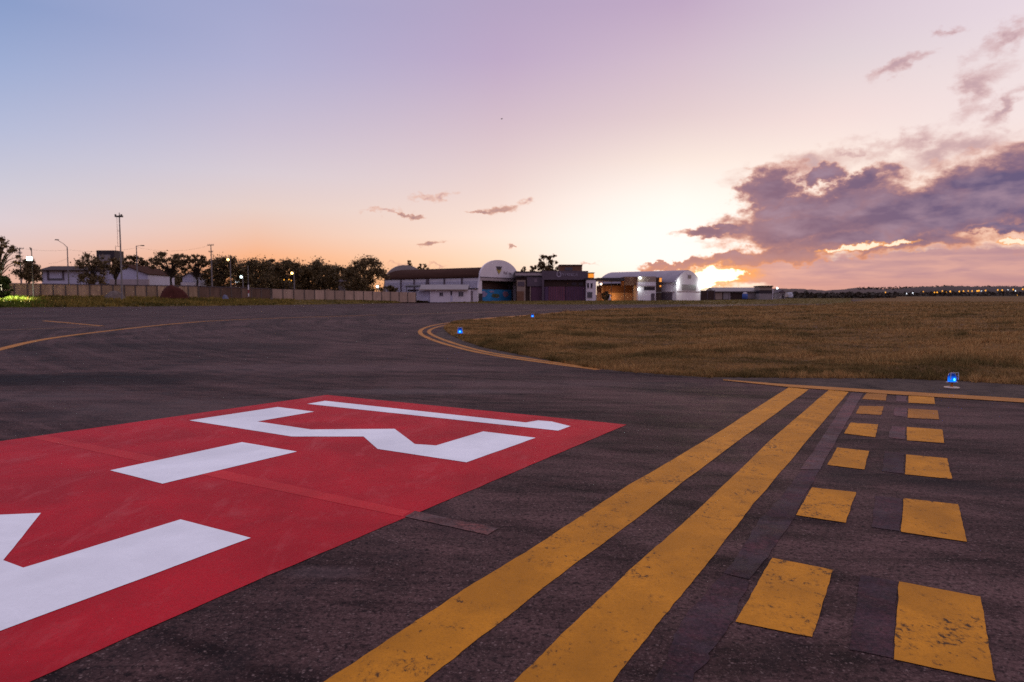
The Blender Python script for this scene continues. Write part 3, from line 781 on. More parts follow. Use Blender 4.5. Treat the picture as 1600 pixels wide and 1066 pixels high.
dashes = [
    [(1207, 873), (1302, 891.8), (1269, 996.8), (1149, 973)], [(1269, 762.6), (1337.5, 770), (1321.8, 818), (1243.8, 805.8)], [(1308, 700), (1358, 705.6), (1350.6, 734.5), (1292.5, 727.4)],
    [(1329, 661), (1372, 664), (1367.5, 684), (1319, 678)], [(1343, 634.8), (1380.6, 635.5), (1377, 649), (1337.5, 646.8)], [(1354, 615), (1386, 616), (1384, 626.5), (1347, 624)],
    [(1405, 910), (1531.8, 933.8), (1555.8, 1066), (1396.8, 1032)], [(1411.8, 779.5), (1497, 789), (1510.8, 847.8), (1408, 832)], [(1416, 711), (1480, 717), (1487.5, 749.5), (1414, 742)],
    [(1417, 667.8), (1472.5, 672), (1475.5, 693), (1417, 688.8)], [(1419, 638.9), (1465, 641.9), (1467.6, 656), (1418, 653.5)], [(1420, 619), (1459, 620.5), (1461, 631.8), (1419, 630)]]
for i, d in enumerate(dashes):
    poly_sheet('dash', densify(Gs(d), 0.05, 0.0025), M['yellow_old'] if i in (4, 5, 10) else M['yellow'], apron, 0.006)
greys = [([(1345, 899), (1402, 909), (1396, 1030), (1327, 1016)], 'blackout_dark'), ([(1367.5, 775), (1409, 779.5), (1406, 830.5), (1362, 824.5)], 'blackout_dark'),
         ([(1382, 705.6), (1413, 709), (1412, 741), (1379, 737)], 'blackout_dark'), ([(1393, 666), (1415, 668), (1415, 688), (1388, 684)], 'blackout_grey'),
         ([(1398, 637), (1417, 638), (1417, 652), (1395.6, 650)], 'blackout_grey'), ([(1400.5, 618), (1417, 619), (1416, 628), (1400, 627.5)], 'blackout_grey')]
for g, mt in greys: poly_sheet('painted_out_dash', densify(Gs(g), 0.05, 0.005), M[mt], apron, 0.004)
two_sided('painted_out_line', [(1330.8, 613.8), (1251, 733.8)], [(1348.8, 614.5), (1281, 734.5)], M['blackout_grey'], 0.004, 30)
two_sided('painted_out_line', [(1250.5, 734.5), (1180, 827), (1131, 896)], [(1280.5, 735.2), (1232, 820), (1172, 908)], M['blackout_dark'], 0.0042, 30, 0.01)
two_sided('painted_out_line', [(1130, 897), (1076, 960), (1015, 1066), (980, 1126)], [(1171, 909), (1140, 972), (1090, 1066), (1050, 1126)], M['blackout_dark'], 0.0044, 30, 0.012)

def centre_line(name, px, width, mat, n=160, lift=0.006, dash=None):
    pts = [G(u, v) for u, v in interp_px(px, n)]
    A, B = [], []
    for i, p in enumerate(pts):
        d = (pts[min(i + 1, n - 1)] - pts[max(i - 1, 0)]); d.z = 0; d.normalize()
        q = Vector((-d.y, d.x, 0)) * (width / 2)
        a, b2 = p + q, p - q
        for w in (a, b2): w.z = float(T(math.hypot(w.x, w.y)))
        A.append(a); B.append(b2)
    return strip_sheet(name, A, B, mat, apron, lift)
tag(two_sided('edge_line', [(1130, 593.8), (1230, 601.5), (1400, 612), (1600, 624), (1800, 636)], [(1130, 595), (1230, 605.5), (1400, 617.5), (1600, 630), (1800, 643)], M['yellow_line'], 0.012, 60, 0.004), 'yellow edge line along the grass, ahead of the hold lines')
def smooth_px(px, it=3):
    p = np.array(px, float)
    for _ in range(it):
        q = [p[0]]
        for a, b2 in zip(p[:-1], p[1:]): q += [a * .75 + b2 * .25, a * .25 + b2 * .75]
        q.append(p[-1]); p = np.array(q)
    return p
outer = smooth_px([(905, 487.5), (831, 494), (756, 499.3), (694, 505), (664, 511.5), (654, 518.5), (662, 526), (694, 538), (756, 553.6), (850, 567), (935, 578)])
inner = smooth_px([(756, 500.9), (700, 507), (676, 513), (668, 518.5), (677, 525), (703, 535), (756, 550.6), (850, 564.4), (935, 576.3)])
centre_line('edge_line', outer[outer[:, 1] > 503], 0.22, M['yellow_line'], 260)
far_e = outer[outer[:, 1] < 504.5]
far_e = far_e[np.argsort(far_e[:, 0])]
two_sided('edge_line', [(u, v - 1.6) for u, v in far_e], [(u, v + 0.3) for u, v in far_e], M['yellow_line'], 0.03, 60, 0.0)
centre_line('edge_line', inner, 0.20, M['yellow_line'], 260)
guide = smooth_px([(-160, 585), (0, 546), (52, 533), (112, 524), (187.5, 515), (262.5, 506.8), (337, 501), (431, 497.3), (600, 492.2), (756, 488), (900, 483), (1050, 479.5)])
centre_line('guide_line', guide[guide[:, 0] < 600], 0.36, M['yellow_line'], 200)
centre_line('guide_line', guide[guide[:, 0] >= 590], 0.6, M['yellow_faint'], 160)
centre_line('guide_line', [(0, 516.2), (80, 513.2), (157, 509.5)], 0.3, M['yellow_faint'], 40, 0.005)
centre_line('guide_line', [(69, 501.5), (120, 506), (160, 509.7)], 0.34, M['yellow_line'], 40, 0.008)

# ------------------------------------------------------------------ taxiway edge lights
def make_edge_light(u, v, label):
    t = thing('taxiway_light', G(u, v, 0.012), label, 'taxiway light', 'blue taxiway edge lights along the grass')
    MB().lathe([(0.165, 0.0), (0.165, 0.012), (0.15, 0.022), (0.06, 0.026), (0.05, 0.03)], 28).build('base_plate', M['plate'], t)
    MB().lathe([(0.028, 0.03), (0.026, 0.05), (0.024, 0.115), (0.032, 0.12)], 16).build('stem', M['orange_stem'], t)
    hd = MB().lathe([(0.035, 0.118), (0.085, 0.122), (0.092, 0.128), (0.092, 0.142), (0.085, 0.146)], 24).build('lamp_head', M['galv'], t)
    for s_ in (-1, 1): MB().lathe([(0.006, 0), (0.028, 0.002), (0.028, 0.016), (0.006, 0.018)], 12, (s_ * 0.112, 0, 0.126)).build('clamp', M['frame_pale'], hd)
    ln = MB().lathe([(0.082, 0.146), (0.088, 0.16), (0.088, 0.25), (0.082, 0.30), (0.066, 0.34), (0.02, 0.352)], 28).build('lens', M['blue_lens'], t, True)
    f = MB()
    for s_ in (-1, 1): f.box(s_ * 0.084, s_ * 0.096, -0.1, -0.086, 0.20, 0.36)
    f.box(-0.096, 0.096, -0.1, -0.086, 0.361, 0.372)
    f.build('shade_frame', M['frame_pale'], t)
    MB().ball((0, -0.092, 0.205), 0.026, 0.014, 0.034).build('bulb', M['blue_bulb'], t)
    return t
el = make_edge_light(1487, 607, 'blue taxiway light on a cream base plate, nearest to the hold lines')
for u, v, lb in ((719, 527, 'blue taxiway light at the rounded tip of the grass field'), (832, 499, 'small blue taxiway light on the far side of the field tip')):
    c = copy_tree(el); c.location = G(u, v, 0.012); c['label'] = lb; c.scale = (1.2, 1.2, 1.2)
el.scale = (0.82, 0.82, 0.82)

# ------------------------------------------------------------------ trees
def leaf_quads(cent, rad, n, size, flat=0.8):
    """n leaf-sized quads scattered over clumps"""
    cent = np.array(cent); rad = np.array(rad)
    w = rad ** 2; k = rng.choice(len(cent), n, p=w / w.sum())
    d = rng.normal(size=(n, 3)); d /= np.linalg.norm(d, axis=1)[:, None]
    rr = rad[k] * np.abs(rng.normal(0.4, 0.55, n))
    p = cent[k] + d * rr[:, None] * np.array([1, 1, flat])
    a = rng.normal(size=(n, 3)); a /= np.linalg.norm(a, axis=1)[:, None]
    b2 = np.cross(a, rng.normal(size=(n, 3))); b2 /= np.linalg.norm(b2, axis=1)[:, None]
    s1 = size * rng.uniform(0.6, 1.3, n)[:, None]; s2 = s1 * 0.55
    V = np.stack([p - a * s1, p - b2 * s2, p + a * s1, p + b2 * s2], 1)
    return V.reshape(-1, 3)
def make_tree(u, vtop, vbase, wpx, t, label, style='dense', mat='leaf', name='tree', group='trees behind the boundary wall', leaves=2600, seed=None):
    s = t / FPX
    if style == 'dense' and wpx > 25: wpx *= 1.22
    H, Wd = (vbase - vtop) * s, wpx * s
    b0 = Pd(u, vbase, t)
    th = thing(name, b0, label, 'tree' if 'tree' in name else 'bush', group)
    tr = MB(); cent, rad = [], []
    rs_ = random.Random(int(u * 13 + vtop * 7))
    zlo = {'dense': 0.06, 'round': 0.22, 'umbrella': 0.50, 'bush': 0.02, 'open': 0.35}[style]
    nc = {'dense': 54, 'round': 44, 'umbrella': 52, 'bush': 26, 'open': 40}[style]
    tr_top = H * (zlo + 0.25) if style != 'umbrella' else H * 0.42
    r0 = max(0.16, H * 0.028)
    if style != 'bush': tr.tube([(0, 0, -0.3), (0.05 * H * rs_.uniform(-1, 1) * 0.4, 0, tr_top * 0.5), (0.03 * H * rs_.uniform(-1, 1), 0, tr_top)], [r0 * 1.25, r0, r0 * 0.7], 7)
    for i in range(nc):
        a = rs_.uniform(0, 2 * math.pi); q = math.sqrt(rs_.uniform(0.02, 1))
        f = rs_.uniform(0, 1)
        if style == 'umbrella': z = H * (0.95 - 0.26 * q * q - 0.30 * f * f); rc = Wd * rs_.uniform(0.035, 0.085)
        elif style == 'open': z = H * (zlo + (0.93 - zlo) * f); q *= (0.55 + 0.45 * math.sin(math.pi * min(1, f + 0.1))); rc = Wd * rs_.uniform(0.04, 0.085)
        else: z = H * (zlo + (0.92 - zlo) * f); q *= math.sqrt(max(0.05, 1 - ((f - 0.42) / 0.66) ** 2)); rc = Wd * rs_.uniform(0.06, 0.14)
        cx, cy = math.cos(a) * q * (Wd / 2 - rc * 0.7), math.sin(a) * q * (Wd / 2 - rc * 0.7) * 0.8
        cent.append((cx, cy, min(z, H - rc * 0.65))); rad.append(rc)
        if style != 'bush':
            st = tr_top * rs_.uniform(0.55, 1.0)
            tr.tube([(0, 0, st), (cx * 0.5, cy * 0.5, st + (z - st) * (0.72 if style == 'umbrella' else 0.55)), (cx, cy, z)], [r0 * 0.42, r0 * 0.24, r0 * 0.09], 5)
        else:
            tr.tube([(cx * 0.2, cy * 0.2, -0.1), (cx, cy, z)], [0.05, 0.015], 5)
    if style in ('umbrella', 'open'): leaves = int(leaves * 0.55)
    lf = leaf_quads(cent, rad, int(leaves * 2.8), 0.20 * max(0.6, min(1.5, s / 0.13)), 0.62 if style == 'umbrella' else 0.85)
    np_mesh('crown' if style != 'bush' else 'foliage', lf, np.arange(len(lf)).reshape(-1, 4), M[mat], th)
    tr.build('trunk' if style != 'bush' else 'stem', M['bark'], th)
    return th
TREES = [
    (0, 366, 462, 66, 112, 'open feathery tree cut off by the left edge of the photo', 'umbrella', 'leaf2', 2600),
    (46, 404, 448, 46, 135, 'dark round tree right behind the bright floodlight pole', 'round', 'leaf', 2600),
    (146, 393, 448, 48, 150, 'spreading tree in front of the dark water tower', 'dense', 'leaf2', 1500),
    (181, 402, 450, 42, 146, 'thin tree with bare trunk between tower and tall mast', 'umbrella', 'leaf2', 2200),
    (211, 399, 448, 52, 205, 'dark tree rising over the white gable roof', 'umbrella', 'leaf', 2800),
    (268, 391, 450, 74, 170, 'wide flat-topped tree with sky showing through its branches', 'umbrella', 'leaf', 2600),
    (308, 396, 450, 52, 172, 'flat open tree just left of the utility pole with crossarms', 'umbrella', 'leaf', 2600),
    (262, 420, 450, 70, 215, 'low dark tree seen under the flat-topped tree', 'dense', 'leaf', 2000),
    (349, 401, 452, 62, 176, 'dense dark tree just right of the utility pole with crossarms', 'dense', 'leaf', 3600),
    (398, 405, 454, 72, 182, 'broad dense tree behind the red and white marker', 'dense', 'leaf', 3800),
    (425, 404, 452, 30, 200, 'dark squarish tree at the right of the broad dense one', 'dense', 'leaf', 2400),
    (456, 406, 454, 56, 186, 'dark tree with an amber lamp glowing before it', 'dense', 'leaf', 3600),
    (498, 406, 455, 62, 190, 'wide tree with feathery top right of the amber lamp', 'dense', 'leaf', 3600),
    (536, 416, 456, 50, 200, 'low dark tree left of the tall rounded one by the hangar', 'dense', 'leaf', 2600),
    (570, 402, 459, 62, 182, 'tall rounded dark tree at the left end of the arched hangar', 'dense', 'leaf2', 4200),
    (640, 404, 455, 13, 262, 'slim tree tip poking above the hangar roof', 'open', 'leaf2', 900),
    (660, 411, 455, 30, 262, 'small flat tree top above the long hangar roof', 'umbrella', 'leaf2', 1000),
    (856, 396, 456, 40, 250, 'tall open tree behind the plum coloured building', 'open', 'leaf2', 5200),
    (833, 413, 456, 22, 250, 'short tree tips left of the tall open tree over the plum building', 'open', 'leaf2', 1100),
    (818, 414, 456, 13, 252, 'tiny tree tip beside the white arch of the hangar', 'open', 'leaf2', 800),
]
for u, vt, vb, w, t, lb, st, mt, nl in TREES: make_tree(u, vt, vb, w, t, lb, st, mt, leaves=nl)
for u, vt, w, t, lb in ((338, 418, 50, 185, 'low dark bush behind the dark wall near the middle utility pole'), (384, 415, 62, 196, 'dark undergrowth bush behind the white lamp'), (424, 416, 56, 198, 'dark bush under the squarish tree'),
                     (474, 415, 66, 200, 'dark bush right of the amber lamp pole'), (516, 416, 56, 204, 'dark bush left of the pale hut'), (548, 418, 50, 205, 'dark bush between pale hut and rounded tree'), (286, 430, 60, 212, 'dark bush between white hall and small white house')):
    make_tree(u, vt, 456, w, t, lb, 'bush', 'leaf', 'bush', 'undergrowth behind the boundary wall', 2400)
make_tree(4, 428, 464, 34, 104, 'leafy green bush lit by the floodlight at the left edge', 'bush', 'leaf_green', 'bush', 'bushes by the walls', 2600)
make_tree(611, 447, 459, 24, 196, 'dark bush against the white side of the arched hangar', 'bush', 'leaf', 'bush', 'bushes by the walls', 700)
make_tree(946, 455, 469.5, 15, 206, 'dark shrub in the orange light of the open shed', 'bush', 'leaf', 'bush', 'bushes by the walls', 500)

# ------------------------------------------------------------------ boundary walls
def wall_run(label, a, b2, bays, hgt0, hgt1, mat, coping='coping', postmat='post_conc'):
    o0, o1 = Pd(*a), Pd(*b2)
    d = o1 - o0; L = math.hypot(d.x, d.y)
    t = thing('boundary_wall', o0, label, 'wall', None, math.atan2(d.y, d.x))
    dz = d.z
    w = MB(); n = bays
    for k in range(n):
        x0, x1 = L * k / n, L * (k + 1) / n
        f0, f1 = k / n, (k + 1) / n
        z0, z1 = dz * f0, dz * f1
        h0, h1 = hgt0 + (hgt1 - hgt0) * f0, hgt0 + (hgt1 - hgt0) * f1
        zt = min(z0 + h0, z1 + h1) + 0.0
        w.add([(x0, 0, z0 - .4), (x1, 0, z1 - .4), (x1, .14, z1 - .4), (x0, .14, z0 - .4), (x0, 0, z0 + h0), (x1, 0, z1 + h1), (x1, .14, z1 + h1), (x0, .14, z0 + h0)],
              [(0, 1, 5, 4), (1, 2, 6, 5), (2, 3, 7, 6), (3, 0, 4, 7), (4, 5, 6, 7)])
    w.build('panel_wall', mat, t)
    for k in range(n + 1):
        x = L * k / n; z = dz * k / n; h = hgt0 + (hgt1 - hgt0) * k / n
        MB().box(x - 0.11, x + 0.11, -0.07, -0.003, z - 0.4, z + h + 0.02).build('post', M[postmat], t)
    if coping:
        c = MB()
        c.add([(0, -.10, hgt0 + .02), (L, -.10, dz + hgt1 + .02), (L, .22, dz + hgt1 + .02), (0, .22, hgt0 + .02), (0, -.10, hgt0 + .16), (L, -.10, dz + hgt1 + .16), (L, .22, dz + hgt1 + .16), (0, .22, hgt0 + .16)],
              [(0, 3, 2, 1), (4, 5, 6, 7), (0, 1, 5, 4), (1, 2, 6, 5), (2, 3, 7, 6), (3, 0, 4, 7)])
        c.build('coping', M[coping], t)
    return t
wall_run('stained tan concrete wall with pilasters along the grass bank at left', (-260, 463.2, 108), (310, 466.3, 142), 28, 2.25, 2.4, M['concrete'])
wall_run('dark wall section behind the red and white marker', (311, 466.3, 142.5), (423, 468.2, 157), 7, 2.35, 2.3, M['concrete_dark'])
wall_run('pale panelled concrete wall leading up to the small white house', (425, 468.4, 157.5), (650, 470, 183), 15, 2.38, 2.15, M['concrete_pale'], None)
wall_run('far pale wall strip showing above the dark one', (352, 458, 176), (540, 462, 200), 16, 2.2, 1.6, M['concrete_pale'], None, 'concrete_dark')

# ------------------------------------------------------------------ buildings
class PX:                                            # pixel-sized local frame facing the photo plane
    def __init__(s, u, v, t): s.u, s.v, s.t, s.s = u, v, t, t / FPX; s.loc = Pd(u, v, t)
    def x(s, u): return (u - s.u) * s.s
    def z(s, v): return (s.v - v) * s.s
    def box(s, mb, u0, v0, u1, v1, y0, y1): return mb.box(s.x(u0), s.x(u1), y0, y1, s.z(v1), s.z(v0))
    def part(s, name, mat, parent, rects):
        m = MB()
        for r_ in rects: s.box(m, *r_)
        return m.build(name, M[mat] if isinstance(mat, str) else mat, parent)
def arch_pts(x0, x1, zs, zt, n=24, p=2.0):
    c, a = (x0 + x1) / 2, (x1 - x0) / 2
    out = []
    for k in range(n + 1):
        th = math.pi * k / n
        cx, sy = math.cos(th), math.sin(th)
        out.append((c + a * math.copysign(abs(cx) ** (2 / p), cx), zs + (zt - zs) * abs(sy) ** (2 / p)))
    return out                                        # from x1 over the top to x0

# --- arched hangar
TH = R(35)
C0 = Pd(750, 470.8, 200); C0.z -= 0.1
hg1 = thing('arched_hangar', C0, 'white hangar with a tall arched front, rust-brown vaulted roof and blue painted inner wall', 'hangar', None, math.pi / 2 - TH)
Wf, Ls = 19.2, 38.0
def facade(y0, y1, opening, zt=12.2, zs=7.2):
    po = [(-1.6, -0.3), (-1.6, 0.0), (0.0, zs)]
    top = arch_pts(0, Wf, zs, zt, 28)[::-1]
    po += top[1:-1] + [(Wf, zs), (Wf + 1.6, 0.0), (Wf + 1.6, -0.3)]
    if opening: po += [(Wf - 0.7, -0.3), (Wf - 0.7, 6.0), (0.9, 6.0), (0.9, -0.3)]
    return MB().prism_y(po[::-1] if False else po[::-1], y0, y1)
def fix_normals(o):
    bm = bmesh.new(); bm.from_mesh(o.data); bmesh.ops.recalc_face_normals(bm, faces=bm.faces); bm.to_mesh(o.data); bm.free(); return o
ff = fix_normals(facade(0.0, 0.45, True).build('front_wall', M['white_wall'], hg1))
MB().box(0.2, Wf - 0.2, -0.12, -0.004, 6.05, 6.6).build('beam', M['beige_pale'], ff)
MB().box(0.0, Wf, -0.25, -0.004, 6.85, 7.05).build('ledge', M['pilaster'], ff)
# dark foot blocks each side of the opening
MB().box(-1.7, 0.7, -0.35, -0.01, -0.2, 2.3).build('foot_block', M['dark_grey'], ff)
MB().box(Wf - 0.5, Wf + 1.7, -0.35, -0.01, -0.2, 2.3).build('foot_block', M['dark_grey'], ff)
fix_normals(MB().prism_y([(7.6, 10.3), (9.1, 8.4), (10.7, 10.3)], -0.06, -0.004).build('emblem', M['emblem_dark'], ff))
fix_normals(MB().prism_y([(7.8, 9.6), (9.1, 8.0), (10.5, 9.6), (9.1, 9.1)], -0.12, -0.064).build('emblem', M['emblem_yellow'], ff))
for k, (w_, h_) in enumerate(((0.5, 0.85), (0.55, 0.6), (0.2, 0.85), (0.55, 0.6), (0.5, 0.6))):
    x_ = 11.5 + k * 0.85; MB().box(x_, x_ + w_, -0.05, -0.004, 8.1, 8.1 + h_).build('letter', M['letter_grey'], ff)
fix_normals(facade(Ls - 0.45, Ls, False, 11.8, 5.9).build('rear_wall', M['roof_grey'], hg1))
rf = MB()
ar = arch_pts(-0.3, Wf + 0.3, 6.9, 10.2, 24); ar2 = arch_pts(-0.1, Wf + 0.1, 6.75, 10.0, 24)
rf.prism_y(ar + ar2[::-1], 0.46, Ls - 0.46)
fix_normals(rf.build('roof', M['roof_brown'], hg1))
MB().box(0.0, 0.25, 0.46, Ls - 0.46, -0.3, 6.72).build('side_wall', M['white_clad'], hg1)
MB().box(Wf - 0.25, Wf, 0.46, Ls - 0.46, -0.3, 6.72).build('side_wall', M['white_clad'], hg1)
lv = MB()
for k in range(22): lv.box(-0.05, -0.003, 0.9, Ls - 0.9, 2.4 + k * 0.16, 2.49 + k * 0.16)
lv.build('louvre_band', M['blue_white'], hg1)
for k, f in enumerate((0.155, 0.33, 0.50, 0.645, 0.79)):
    y = Ls * f + 0.6
    pm = MB()
    if k == 2: pm.prism_x([(y - 0.4, 6.7), (y + 0.35, 6.7), (y + 1.6, 0), (y - 0.4, 0)], -0.5, -0.06)
    else: pm.box(-0.28, -0.06, y - 0.22, y + 0.22, -0.2, 6.7)
    fix_normals(pm.build('pilaster', M['pilaster'], hg1))
MB().box(0.3, Wf - 0.3, 2.6, 2.8, -0.2, 6.7).build('inner_wall', M['inner_brown'], hg1)
MB().box(Wf - 2.6, Wf - 0.8, 1.6, 1.9, -0.2, 5.84).build('inner_panel', M['pilaster'], hg1)
MB().box(0.9, Wf - 0.7, 0.5, 2.58, 5.85, 6.0).build('ceiling', M['dark_brown'], hg1)
mu = MB().box(1.0, Wf - 2.65, 0.7, 1.0, -0.2, 3.5).build('painted_wall', M['blue_mural'], hg1)
def blobs(cx, cz, rx, rz, n=14):
    return [(cx + rx * math.cos(2 * math.pi * k / n) * random.uniform(.75, 1.1), cz + rz * math.sin(2 * math.pi * k / n) * random.uniform(.75, 1.1)) for k in range(n)]
for cx, cz, rx, rz, mt in ((2.6, 2.1, 1.6, 1.0, 'lavender'), (8.3, 1.75, 2.1, 0.7, 'olive_paint'), (9.0, 1.5, 1.2, 0.5, 'pinkish'), (13.4, 2.2, 1.5, 1.0, 'pinkish'), (6.4, 2.9, 1.2, 0.3, 'lavender')):
    fix_normals(MB().prism_y(blobs(cx, cz, rx, rz), 0.64 - rx * 0.01, 0.696).build('painted_patch', M[mt], mu))

# --- small white house in front of it
hp = PX(650, 470.8, 187)
hs = thing('white_house', hp.loc, 'small white single-storey house with grey roof in front of the arched hangar', 'house')
wl = hp.part('wall', 'white_wall', hs, [(672, 453.0, 735, 472.5, 0, 7.5)])
hp.part('side_room', 'blue_white', hs, [(650, 454.5, 671.8, 471.5, 0.5, 7.0)])
ra = MB(); xs0, xs1 = hp.x(655), hp.x(731.5)
zE, zR = hp.z(453.6), hp.z(444.4)
ra.prism_x([(-0.7, zE), (-0.7, zE + 0.22), (4.2, zR), (8.4, zE + 0.22), (8.4, zE), (4.2, zR - 0.25)], xs0, xs1)
fix_normals(ra.build('roof', M['roof_grey'], hs))
hp.part('fascia', 'beige', hs, [(655, 452.4, 731.5, 453.9, -0.78, -0.705)])
for (a_, b_, c_, d_, mt) in ((687, 457, 692.3, 462.6, 'glass'), (716.5, 456.2, 724, 463.2, 'glass_grey')):
    w_ = hp.part('window', mt, hs, [(a_, b_, c_, d_, -0.06, -0.004)])
    hp.part('frame', 'white_clad', w_, [(a_ - .5, b_ - .5, c_ + .5, b_, -0.1, -0.004), (a_ - .5, d_, c_ + .5, d_ + .5, -0.1, -0.004), ((a_ + c_) / 2 - .15, b_, (a_ + c_) / 2 + .15, d_, -0.09, -0.064)])
hp.part('window', 'glass', hs, [(704, 455, 706.6, 461.6, -0.05, -0.004)])
dr = hp.part('door', 'blue_white', hs, [(704, 462, 707, 471.3, -0.05, -0.004)])
ax = hp.part('annex', 'white_clad', hs, [(735.2, 451.8, 746, 472, 1.0, 6.0)])
hp.part('door', 'pilaster', ax, [(736.2, 455, 738.4, 470, 0.93, 0.996)])
hp.part('annex_roof', 'dark_grey', hs, [(733, 450.2, 746, 451.7, 0.6, 6.3)])
aw_ = MB(); aw_.prism_x([(-0.4, hp.z(449.3)), (-0.4, hp.z(447.6)), (4.5, hp.z(445)), (4.5, hp.z(446.6))], hp.x(634), hp.x(654.5))
fix_normals(aw_.build('awning', M['dark_grey'], hs))
MB().box(hp.x(635), hp.x(636), -0.3, -0.15, hp.z(471), hp.z(449)).build('awning_post', M['pilaster'], hs)
hp.part('awning_wall', 'dark_grey', hs, [(636.5, 452.5, 649.8, 455.5, 1.0, 6.0)])

# --- plum coloured building
bp = PX(850, 470.3, 205)
pb = thing('plum_building', bp.loc, 'dark plum hangar with a long lettered sign board and tall sliding doors', 'building')
bp.part('wall', 'purple', pb, [(848.5, 440, 919, 471.5, 1.2, 16)])
bp.part('upper_wall', 'dark_brown', pb, [(850, 437.5, 918.8, 447.8, 0.95, 1.19)])
sb = bp.part('sign_board', 'purple_sign', pb, [(850, 423.6, 918.8, 437.4, 0.0, 1.0)])
bp.part('side_fin', 'purple_sign', pb, [(847, 422.6, 850, 471.5, 0, 1.3)])
em = MB(); c_x, c_z, ro = bp.x(873.2), bp.z(429), 0.72
for k in range(18):
    a0_, a1_ = 2 * math.pi * k / 18 + 0.4, 2 * math.pi * (k + 1) / 18 + 0.4
    if k in (3, 4): continue
    em.add([(c_x + ro * math.cos(a), y_, c_z + 1.15 * ro * math.sin(a)) if o_ else (c_x + 0.62 * ro * math.cos(a), y_, c_z + 0.75 * ro * math.sin(a)) for y_ in (-0.06, -0.004) for a, o_ in ((a0_, 0), (a1_, 0), (a1_, 1), (a0_, 1))],
           [(0, 1, 2, 3), (7, 6, 5, 4), (0, 4, 5, 1), (1, 5, 6, 2), (2, 6, 7, 3), (3, 7, 4, 0)])
fix_normals(em.build('emblem', M['letter_pale'], sb))
def text_part(name, body, size, loc, mat, parent, sx=1.0):
    cu = bpy.data.curves.new(name, 'FONT'); cu.body = body; cu.size = size; cu.extrude = 0.02; cu.align_x = 'LEFT'
    to = bpy.data.objects.new(name, cu)
    COL.objects.link(to)
    dg_ = bpy.context.evaluated_depsgraph_get()
    me = bpy.data.meshes.new_from_object(to.evaluated_get(dg_))
    bpy.data.objects.remove(to)
    me.transform(Matrix.Translation(loc) @ Matrix.Rotation(R(90), 4, 'X') @ Matrix.Diagonal((sx, 1, 1, 1)))
    me.name = name
    me.materials.clear()
    return link(name, me, mat, parent)
for k, ch in enumerate('VIANCA'): text_part('letter', ch, 1.3, Vector((bp.x(878 + (0, 4.4, 6.8, 11.4, 16.2, 20.6)[k]), -0.05, bp.z(431.6))), M['letter_pale'], sb, 0.9)
for i, (a_, b_, mt) in enumerate(((851.5, 857, 'purple'), (857.2, 883, 'glow_tint_door'), (884.5, 915, 'purple_door'))):
    dd = bp.part('sliding_door' if i else 'door_frame', mt, pb, [(a_, 448, b_, 470.9, 1.0 - 0.08 * i, 1.19)])
    if i:
        r_ = MB()
        n_ = 7
        for k in range(1, n_): x_ = bp.x(a_ + (b_ - a_) * k / n_); r_.box(x_ - 0.05, x_ + 0.05, 0.9 - 0.08 * i, 0.995 - 0.08 * i, bp.z(470.6), bp.z(448.4))
        r_.build('door_rib', M['purple'], dd)
for a_, b_ in ((893.5, 901), (904.5, 911)): bp.part('window', 'glass', pb, [(a_, 441.5, b_, 446.3, 0.88, 0.946)])
bp.part('roof', 'dark_grey', pb, [(848.5, 436.5, 919, 438, 1.2, 16)])
rb = bp.part('rooftop_room', 'brick_brown', pb, [(875.5, 414.2, 911.5, 436.4, 4.0, 10)])
bp.part('roof_slab', 'dark_brown', rb, [(875, 412.8, 912, 414.1, 3.7, 10.3)])
bp.part('window', 'glass_grey', rb, [(884, 417, 896, 422, 3.93, 3.996)])
hw = bp.part('side_block', 'white_wall', pb, [(915.5, 437.4, 930.8, 469.8, -0.6, 7)])
bp.part('roof_slab', 'dark_grey', hw, [(912, 435.2, 933, 437.3, -0.8, 7.3)])
for a_, b_, c_, d_, mt in ((916.8, 442.8, 919.8, 449.8, 'glass'), (922.3, 442.8, 925.4, 449.8, 'glass'), (917, 456.3, 925, 465.2, 'glass_grey')):
    w_ = bp.part('window', mt, hw, [(a_, b_, c_, d_, -0.66, -0.604)])
    bp.part('sill', 'beige_pale', w_, [(a_ - .4, d_ + .05, c_ + .4, d_ + .6, -0.75, -0.604)])
# low wing at its left
wg = PX(806, 470.3, 206)
lw = thing('low_workshop', wg.loc, 'low workshop with pale roof band and plum garage door between arched hangar and plum building', 'building')
wg.part('wall', 'dark_brown', lw, [(806, 432.5, 848, 471, 1.0, 12)])
wg.part('roof', 'dark_grey', lw, [(804, 424.2, 848.2, 426.2, 0.2, 12.4)])
wg.part('roof_band', 'beige_pale', lw, [(805, 426.3, 848, 430.8, 0.3, 1.2)])
wg.part('lintel', 'dark_grey', lw, [(805, 430.9, 848, 433.2, 0.5, 1.3)])
gw = wg.part('garage_wall', 'beige', lw, [(807.5, 438.0, 821, 470.8, 0.3, 0.98)])
wg.part('vent', 'pilaster', gw, [(809, 440.2, 819.5, 447.5, 0.2, 0.296)])
wg.part('garage_door', 'brick_brown', gw, [(807.8, 455.2, 818.5, 470.6, 0.2, 0.296)])
sgn = wg.part('sign_board', 'purple_sign', lw, [(823.5, 433.5, 848, 447.6, 0.2, 0.98)])
fix_normals(MB().prism_y([(wg.x(837) + 0.42 * math.cos(2 * math.pi * k / 14), wg.z(438.7) + 0.6 * math.sin(2 * math.pi * k / 14)) for k in range(14)], 0.14, 0.196).build('emblem', M['letter_grey'], sgn))
wg.part('garage_door', 'purple_door', lw, [(829.5, 448.2, 847.5, 470.6, 0.5, 0.98)])
wg.part('door_post', 'beige', lw, [(828, 448, 829.3, 470.8, 0.3, 0.98)])

